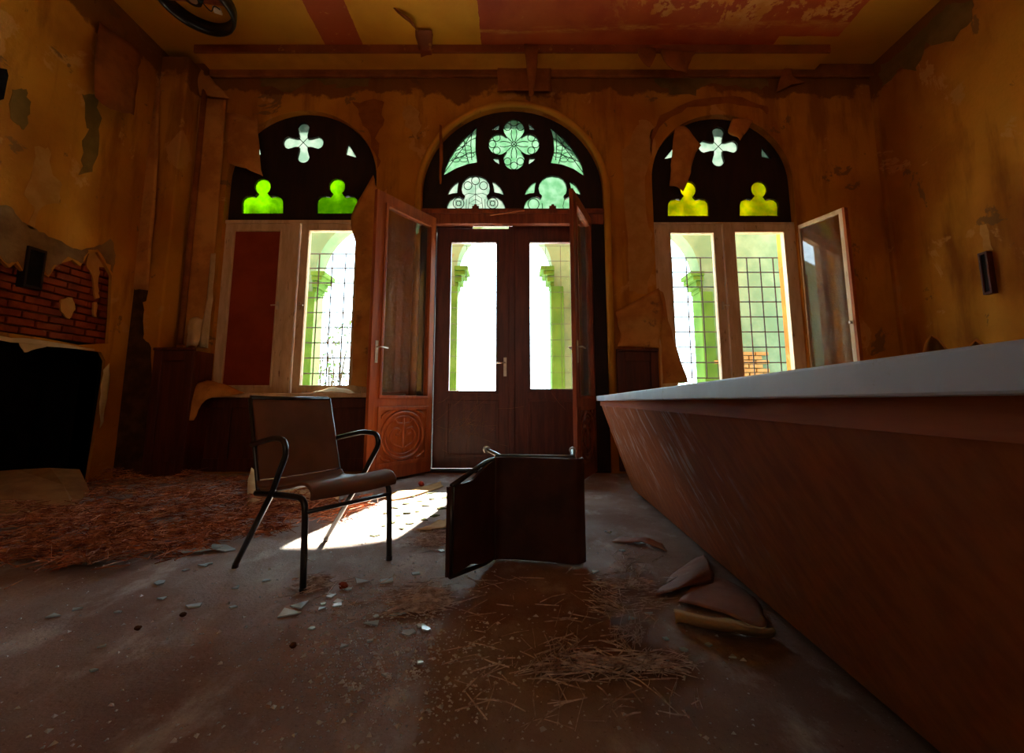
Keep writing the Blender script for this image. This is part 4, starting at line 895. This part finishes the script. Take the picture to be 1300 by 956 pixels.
def shard(px, py, w, h, m, name, label, cat, group, ang=None):
    p = fp(px, py); b = BM(); n = R.randint(3, 5); a0 = R.random()*6; s = p.y/FPX
    pts = [(math.cos(a0+2*PI*k/n+R.uniform(-.3,.3)), math.sin(a0+2*PI*k/n+R.uniform(-.3,.3))) for k in range(n)]
    pts.sort(key=lambda q: math.atan2(q[1], q[0]))
    fore = CH/p.y; L = w*s/2*.92; Wd = min(h*s/2/max(fore,.15)*.8, L*.85)
    rot = Matrix.Rotation(R.uniform(-.35,.35) if ang is None else ang, 4, 'Z'); tilt = Matrix.Rotation(R.uniform(-.10,.10), 4, 'X') @ Matrix.Rotation(R.uniform(-.10,.10), 4, 'Y')
    panel(b, [(u*L, v*Wd) for u, v in pts], [], lambda u, v, d: p + rot @ tilt @ Vector((u, v, d)), 0, .005)
    dz = .001 - min(v.co.z for v in b.verts); bmesh.ops.translate(b, verts=b.verts, vec=(0,0,dz))
    return obj(name, b, m, label=label, cat=cat, group=group)
big = [(252,701,58,9,'long flat pale shard behind the upright chair rear foot'), (282,698,40,8,'pale shard at the edge of the straw, nearest the rear chair foot'), (367,779,34,16,'largest broken pale shard in front of the upright chair front foot'),
       (381,770,24,10,'pale shard overlapping the largest shard before the upright chair'), (246,770,22,7,'blue-grey shard on the dusty floor left of the front chair foot'), (66,783,22,7,'blue-grey shard near the left picture edge on the dusty floor'),
       (457,740,26,8,'long blue shard beside the small orange brick fragment'), (442,749,12,10,'small blue shard touching the small orange brick fragment'), (491,739,20,7,'blue shard right of the brick fragment and left of the toppled chair'),
       (474,792,24,8,'oblong blue shard in the chips left of the shadow'), (519,805,18,9,'rounded blue shard lowest among the chips left of the shadow'), (510,780,16,9,'angular grey shard in straw left of the toppled chair shadow'),
       (824,781,13,14,'upright-looking blue shard among reeds right of the toppled chair shadow'), (528,729,14,8,'thin pale shard just left of the toppled chair')]
for px, py, w, h, lab in big: shard(px, py, w, h, M['shard'], 'glass_shard', lab, 'shard', 'large glass shards on the floor')
ORD = 'first second third fourth fifth sixth seventh eighth ninth tenth eleventh twelfth thirteenth fourteenth fifteenth sixteenth seventeenth eighteenth nineteenth twentieth'.split()
zones = [('the small blue-grey shards on the dusty floor at left', 'small shards on the dusty floor at left', [(225,702),(258,719),(265,717),(236,725),(203,741),(296,772),(95,775),(130,822),(118,853),(205,761),(242,688),(338,738),(300,747),(150,778)]),
         ('the small blue shards among chips between the two chairs', 'small shards between the two chairs', [(408,774),(410,768),(430,765),(396,799),(420,758),(541,757),(548,760),(563,758),(500,782),(540,800),(535,796),(533,843),(490,858),(428,769),(560,700),(478,784),(470,815),(436,822)]),
         ('the small shards among reeds right of the toppled chair', 'small shards among the reeds at right', [(773,676),(754,727),(759,739),(802,786),(845,812),(868,826),(790,700),(812,690),(900,820),(930,835)])]
for lab, grp, pts in zones:
    for i, (px, py) in enumerate(sorted(pts)): shard(px, py, R.uniform(9,15), R.uniform(5,8), M['shard'], 'glass_shard', ORD[i] + ' from the left of ' + lab, 'shard', grp)
for i, (px, py) in enumerate(sorted(((505,655),(517,652),(530,650),(497,664),(487,668),(510,672),(520,665),(540,642),(548,634),(532,637),(515,640),(560,646),(552,656),(538,660),(502,645),(522,631),(545,627),(566,632),(476,680),(490,652)))):
    shard(px, py, R.uniform(8,16), R.uniform(4,7), M['flake'], 'plaster_flake', ORD[i] + ' from the left of the small flakes in the bright sun patch', 'flake', 'flakes in the sun patch')
def sticks(name, spots, m, label, cat, L, r, lift):
    b = BM()
    for p, a in spots:
        l = R.uniform(*L); t_ = R.uniform(-.25,.25); z = R.uniform(.004, lift)
        if lift > .05: p = Vector((max(XL+.16, p.x+R.gauss(0,.07)), min(5.0, p.y+R.gauss(0,.07)), 0)); z = z*.4 + .13*max(0, noise.noise(Vector((p.x*3.1, p.y*3.1, 2)))+.15); t_ *= 2
        u = Vector((math.cos(a), math.sin(a), math.sin(t_)*.5)); c = Vector((p.x, p.y, z + abs(u.z)*l/2))
        bend = Vector((R.uniform(-1,1), R.uniform(-1,1), R.uniform(-.2,.6)))*l*.06
        rr = R.uniform(*r); tube(b, [c-u*l/2, c+bend, c+u*l/2], [rr, rr, rr*.7], 3)
    return obj(name, b, m, label=label, cat=cat, kind='stuff', recalc=False)
def inpoly(poly, n):
    xs = [p[0] for p in poly]; ys_ = [p[1] for p in poly]; o = []
    while len(o) < n:
        q = (R.uniform(min(xs), max(xs)), R.uniform(min(ys_), max(ys_)))
        if inside(q, poly): o.append(q)
    return o
heap = [(0,668),(60,645),(120,612),(190,598),(260,596),(320,606),(400,640),(470,640),(455,660),(380,672),(300,690),(200,708),(120,728),(20,722),(0,700)]
b = BM()  # low mound under the straw
sticks('straw_heap', [(fp(*q), R.gauss(.3, 1.2)) for q in inpoly(heap, 7000) if XL+.1 < fp(*q).x and fp(*q).y < 5.25], M['straw'], 'reddish dry straw spread over the floor left of the upright chair', 'straw', (.05,.20), (.0012,.0034), .085)
sp2 = []
for cx, cy, sx, sy, n, a0 in ((800,722,20,14,45,1.3),(790,745,35,9,80,.1),(770,770,20,16,45,-.7),(715,838,25,16,55,1.1),(760,850,50,14,110,.05),(800,812,20,20,60,1.2),(840,850,40,10,80,.05),(690,857,30,8,25,.5),(825,768,20,8,25,.4),(540,762,26,12,150,.2),(545,690,20,8,70,.1),(400,745,20,8,70,.3),(560,680,15,8,50,.2),(530,775,22,6,70,.1),(450,765,60,30,30,.3)):
    for _ in range(n):
        sp2.append((fp(cx+R.gauss(0,sx*.6), min(cy+R.gauss(0,sy*.7), 940)), a0+R.gauss(0,.55)))
for q in inpoly([(560,740),(740,720),(860,800),(900,930),(600,930)], 150): sp2.append((fp(*q), R.uniform(0,3.1)))
sticks('reed_litter', sp2, M['reed'], 'broken silvery reed stalks strewn on the floor right of the toppled chair', 'reeds', (.04,.15), (.0012,.0025), .024)
b = BM()
for _ in range(2600):
    if R.random() < .75: px, py = R.gauss(490,70), R.gauss(815,55)
    else: px, py = R.uniform(-20,960), R.uniform(690,950)
    if not (640 < py < 955): continue
    p = fp(px, py)
    if p.x > .78: continue
    s = R.uniform(.003,.007) if R.random() < .85 else R.uniform(.007,.013); a = R.random()*6
    top = Vector((R.uniform(-.3,.3)*s, R.uniform(-.3,.3)*s, s*.7))
    vs = [b.verts.new(p+Vector((s*math.cos(a+k*2.1)*R.uniform(.6,1.2), s*math.sin(a+k*2.1)*R.uniform(.6,1.2), .0005))) for k in range(3)]; vt = b.verts.new(p+top)
    b.faces.new(vs[::-1])
    for k in range(3): b.faces.new((vs[k], vs[(k+1) % 3], vt))
obj('rubble_chips', b, M['chip'], label='fine pale plaster and glass chips sprinkled over the floor', cat='rubble', kind='stuff', recalc=False)

# ------------------------------------------------------------------ outside
b = BM(); box(b, -30, 30, YB+WT+.05, 60, -.5, -.15); obj('ground', b, M['gravel'], kind='structure')
YA0, YA1 = 8.0, 8.4
def apx(px): return (px-650)/FPX*(YA0+.1)
ax = [(-3.62,-1.42), (-1.02,.74), (1.30,3.46)]
zsp = 3.28
b = BM(); panel(b, [(-9,-.15),(9,-.15),(9,4.75),(-9,4.75)], [arch(a,c,-.149,zsp-(.0 if i == 1 else .1),20,.04) for i,(a,c) in enumerate(ax)], XZ, YA0, YA1)
arc = obj('garden_arcade', b, M['mint'], label='mint green rendered garden arcade wall seen through the windows', cat='arcade')
for i, (a, c) in enumerate(ax):
    for x, s in ((a, 1), (c, -1)):
        b = BM(); zc_ = zsp-(.0 if i == 1 else .1)
        for z0, z1, o_ in ((-.34,-.26,.04),(-.26,-.14,.10),(-.14,-.06,.17),(-.06,.02,.22)): box(b, *sorted((x-s*.03, x+s*o_)), YA0-o_*.6, YA1-.02, zc_+z0, zc_+z1)
        obj('capital', b, M['green_cast'], arc, bevel=.012)
        b = BM(); box(b, *sorted((x-s*.20, x+s*.03)), YA0-.05, YA1-.06, -.14, zc_-.34); obj('pier', b, M['green_cast'], arc, bevel=.015)
        b = BM(); box(b, *sorted((x-s*.22, x+s*.06)), YA0-.08, YA1-.05, .45, .55); obj('string_course', b, M['green_cast'], arc)
bo = bme.copy(); bo.materials.clear(); bo.materials.append(M['brick_out'])
for rw in range(11):
    for k in range(14):
        x = 3.72 + k*.25 + (rw % 2)*.125; z = .95+rw*.075
        if noise.noise(Vector((x*1.3, z*2.2, 3))) + (1.35-z)*.9 > -.02: add_brick(arc, (x, YA0-.02+R.uniform(-.008,.005), z), (0, 0, PI/2+R.uniform(-.02,.02)), bo, R.uniform(.93,1.0))
def tree(loc, h, crown, cr, n, name, label, leafs=.16, off=0):
    e = empty(name, loc, label, 'tree'); L0 = Vector(loc); b = BM()
    tube(b, smooth_path([L0, L0+Vector((.1,.05,h*.4)), L0+Vector((0,0,h))]), [.2-.13*k/12 for k in range(13)], 8)
    cc = L0+Vector((off,0,crown))
    for k in range(14):
        a = R.random()*6.28; s = L0+Vector((0,0,h*R.uniform(.82,.98))); t_ = s+Vector((off*.8+math.cos(a)*cr*R.uniform(.4,.95), math.sin(a)*cr*R.uniform(.4,.9), R.uniform(.5,1.4)))
        m_ = (s+t_)/2+Vector((0,0,R.uniform(-.1,.4))); tube(b, smooth_path([s, m_, t_], 4), [.045-.035*i/8 for i in range(9)], 5)
        for _ in range(3):
            q = s.lerp(t_, R.uniform(.4,1)); w = q+Vector((R.gauss(0,.3), R.gauss(0,.3), R.uniform(0,.5))); tube(b, [q, (q+w)/2+Vector((0,0,.05)), w], [.014,.01,.005], 4)
    obj('trunk', b, M['bark'], e, True)
    b = BM()
    for _ in range(n):
        v = Vector((R.gauss(0,1), R.gauss(0,1), R.gauss(0,1))).normalized()*cr*R.random()**.4; v.z *= .85; c = cc+v
        u = Vector((R.gauss(0,1), R.gauss(0,1), R.gauss(0,1))).normalized(); w = u.orthogonal().normalized(); s = leafs*R.uniform(.6,1.2)
        vs = [b.verts.new(c+u*s), b.verts.new(c+w*s*.5), b.verts.new(c-u*s), b.verts.new(c-w*s*.5)]; b.faces.new(vs)
    obj('foliage', b, M['leaf'], e, recalc=False)
tree((-2.35,13,-.15), 6.6, 7.7, 1.5, 3000, 'sun_block_tree', 'unseen leafy tree added beyond the arcade to block sun, left of the doors', off=1.1)  # added out of view to keep sun off the left window
tree((4.1,13.2,-.15), 7, 7.7, 1.8, 3200, 'sun_block_tree', 'unseen leafy tree added beyond the arcade to block sun, right of the doors')  # added out of view to keep sun off the right window
def shrub(loc, h, n, label):
    e = empty('garden_shrub', loc, label, 'shrub'); b = BM(); lb_ = BM(); L0 = Vector(loc)
    for _ in range(n):
        t_ = L0+Vector((R.gauss(0,.45), R.gauss(0,.3), h*R.uniform(.5,1))); m_ = L0.lerp(t_, .5)+Vector((R.gauss(0,.1), 0, .1)); tube(b, smooth_path([L0, m_, t_], 4), [.02-.0018*i for i in range(9)], 4)
        for k in range(6):
            q = m_.lerp(t_, R.random()); u = Vector((R.gauss(0,1), R.gauss(0,1), R.gauss(0,1))).normalized(); w = u.orthogonal().normalized(); s = R.uniform(.05,.09)
            tube(b, [q, q+u*.16, q+u*.3+Vector((0,0,.05))], [.007,.005,.003], 3)
            lb_.faces.new([lb_.verts.new(q+u*(.2+s)), lb_.verts.new(q+u*.2+w*s*.4), lb_.verts.new(q+u*(.2-s)), lb_.verts.new(q+u*.2-w*s*.4)])
    obj('branches', b, M['bark'], e); obj('leaves', lb_, M['leaf'], e, recalc=False)
shrub((-4.2,10.4,-.15), 3.1, 26, 'thin branched shrub seen through the grille of the left window')
shrub((3.3,9.6,-.15), 2.1, 14, 'small shrub seen through the closed light of the right window')
shrub((1.0,11,-.15), 1.3, 16, 'low shrub behind the right door leaf glass')
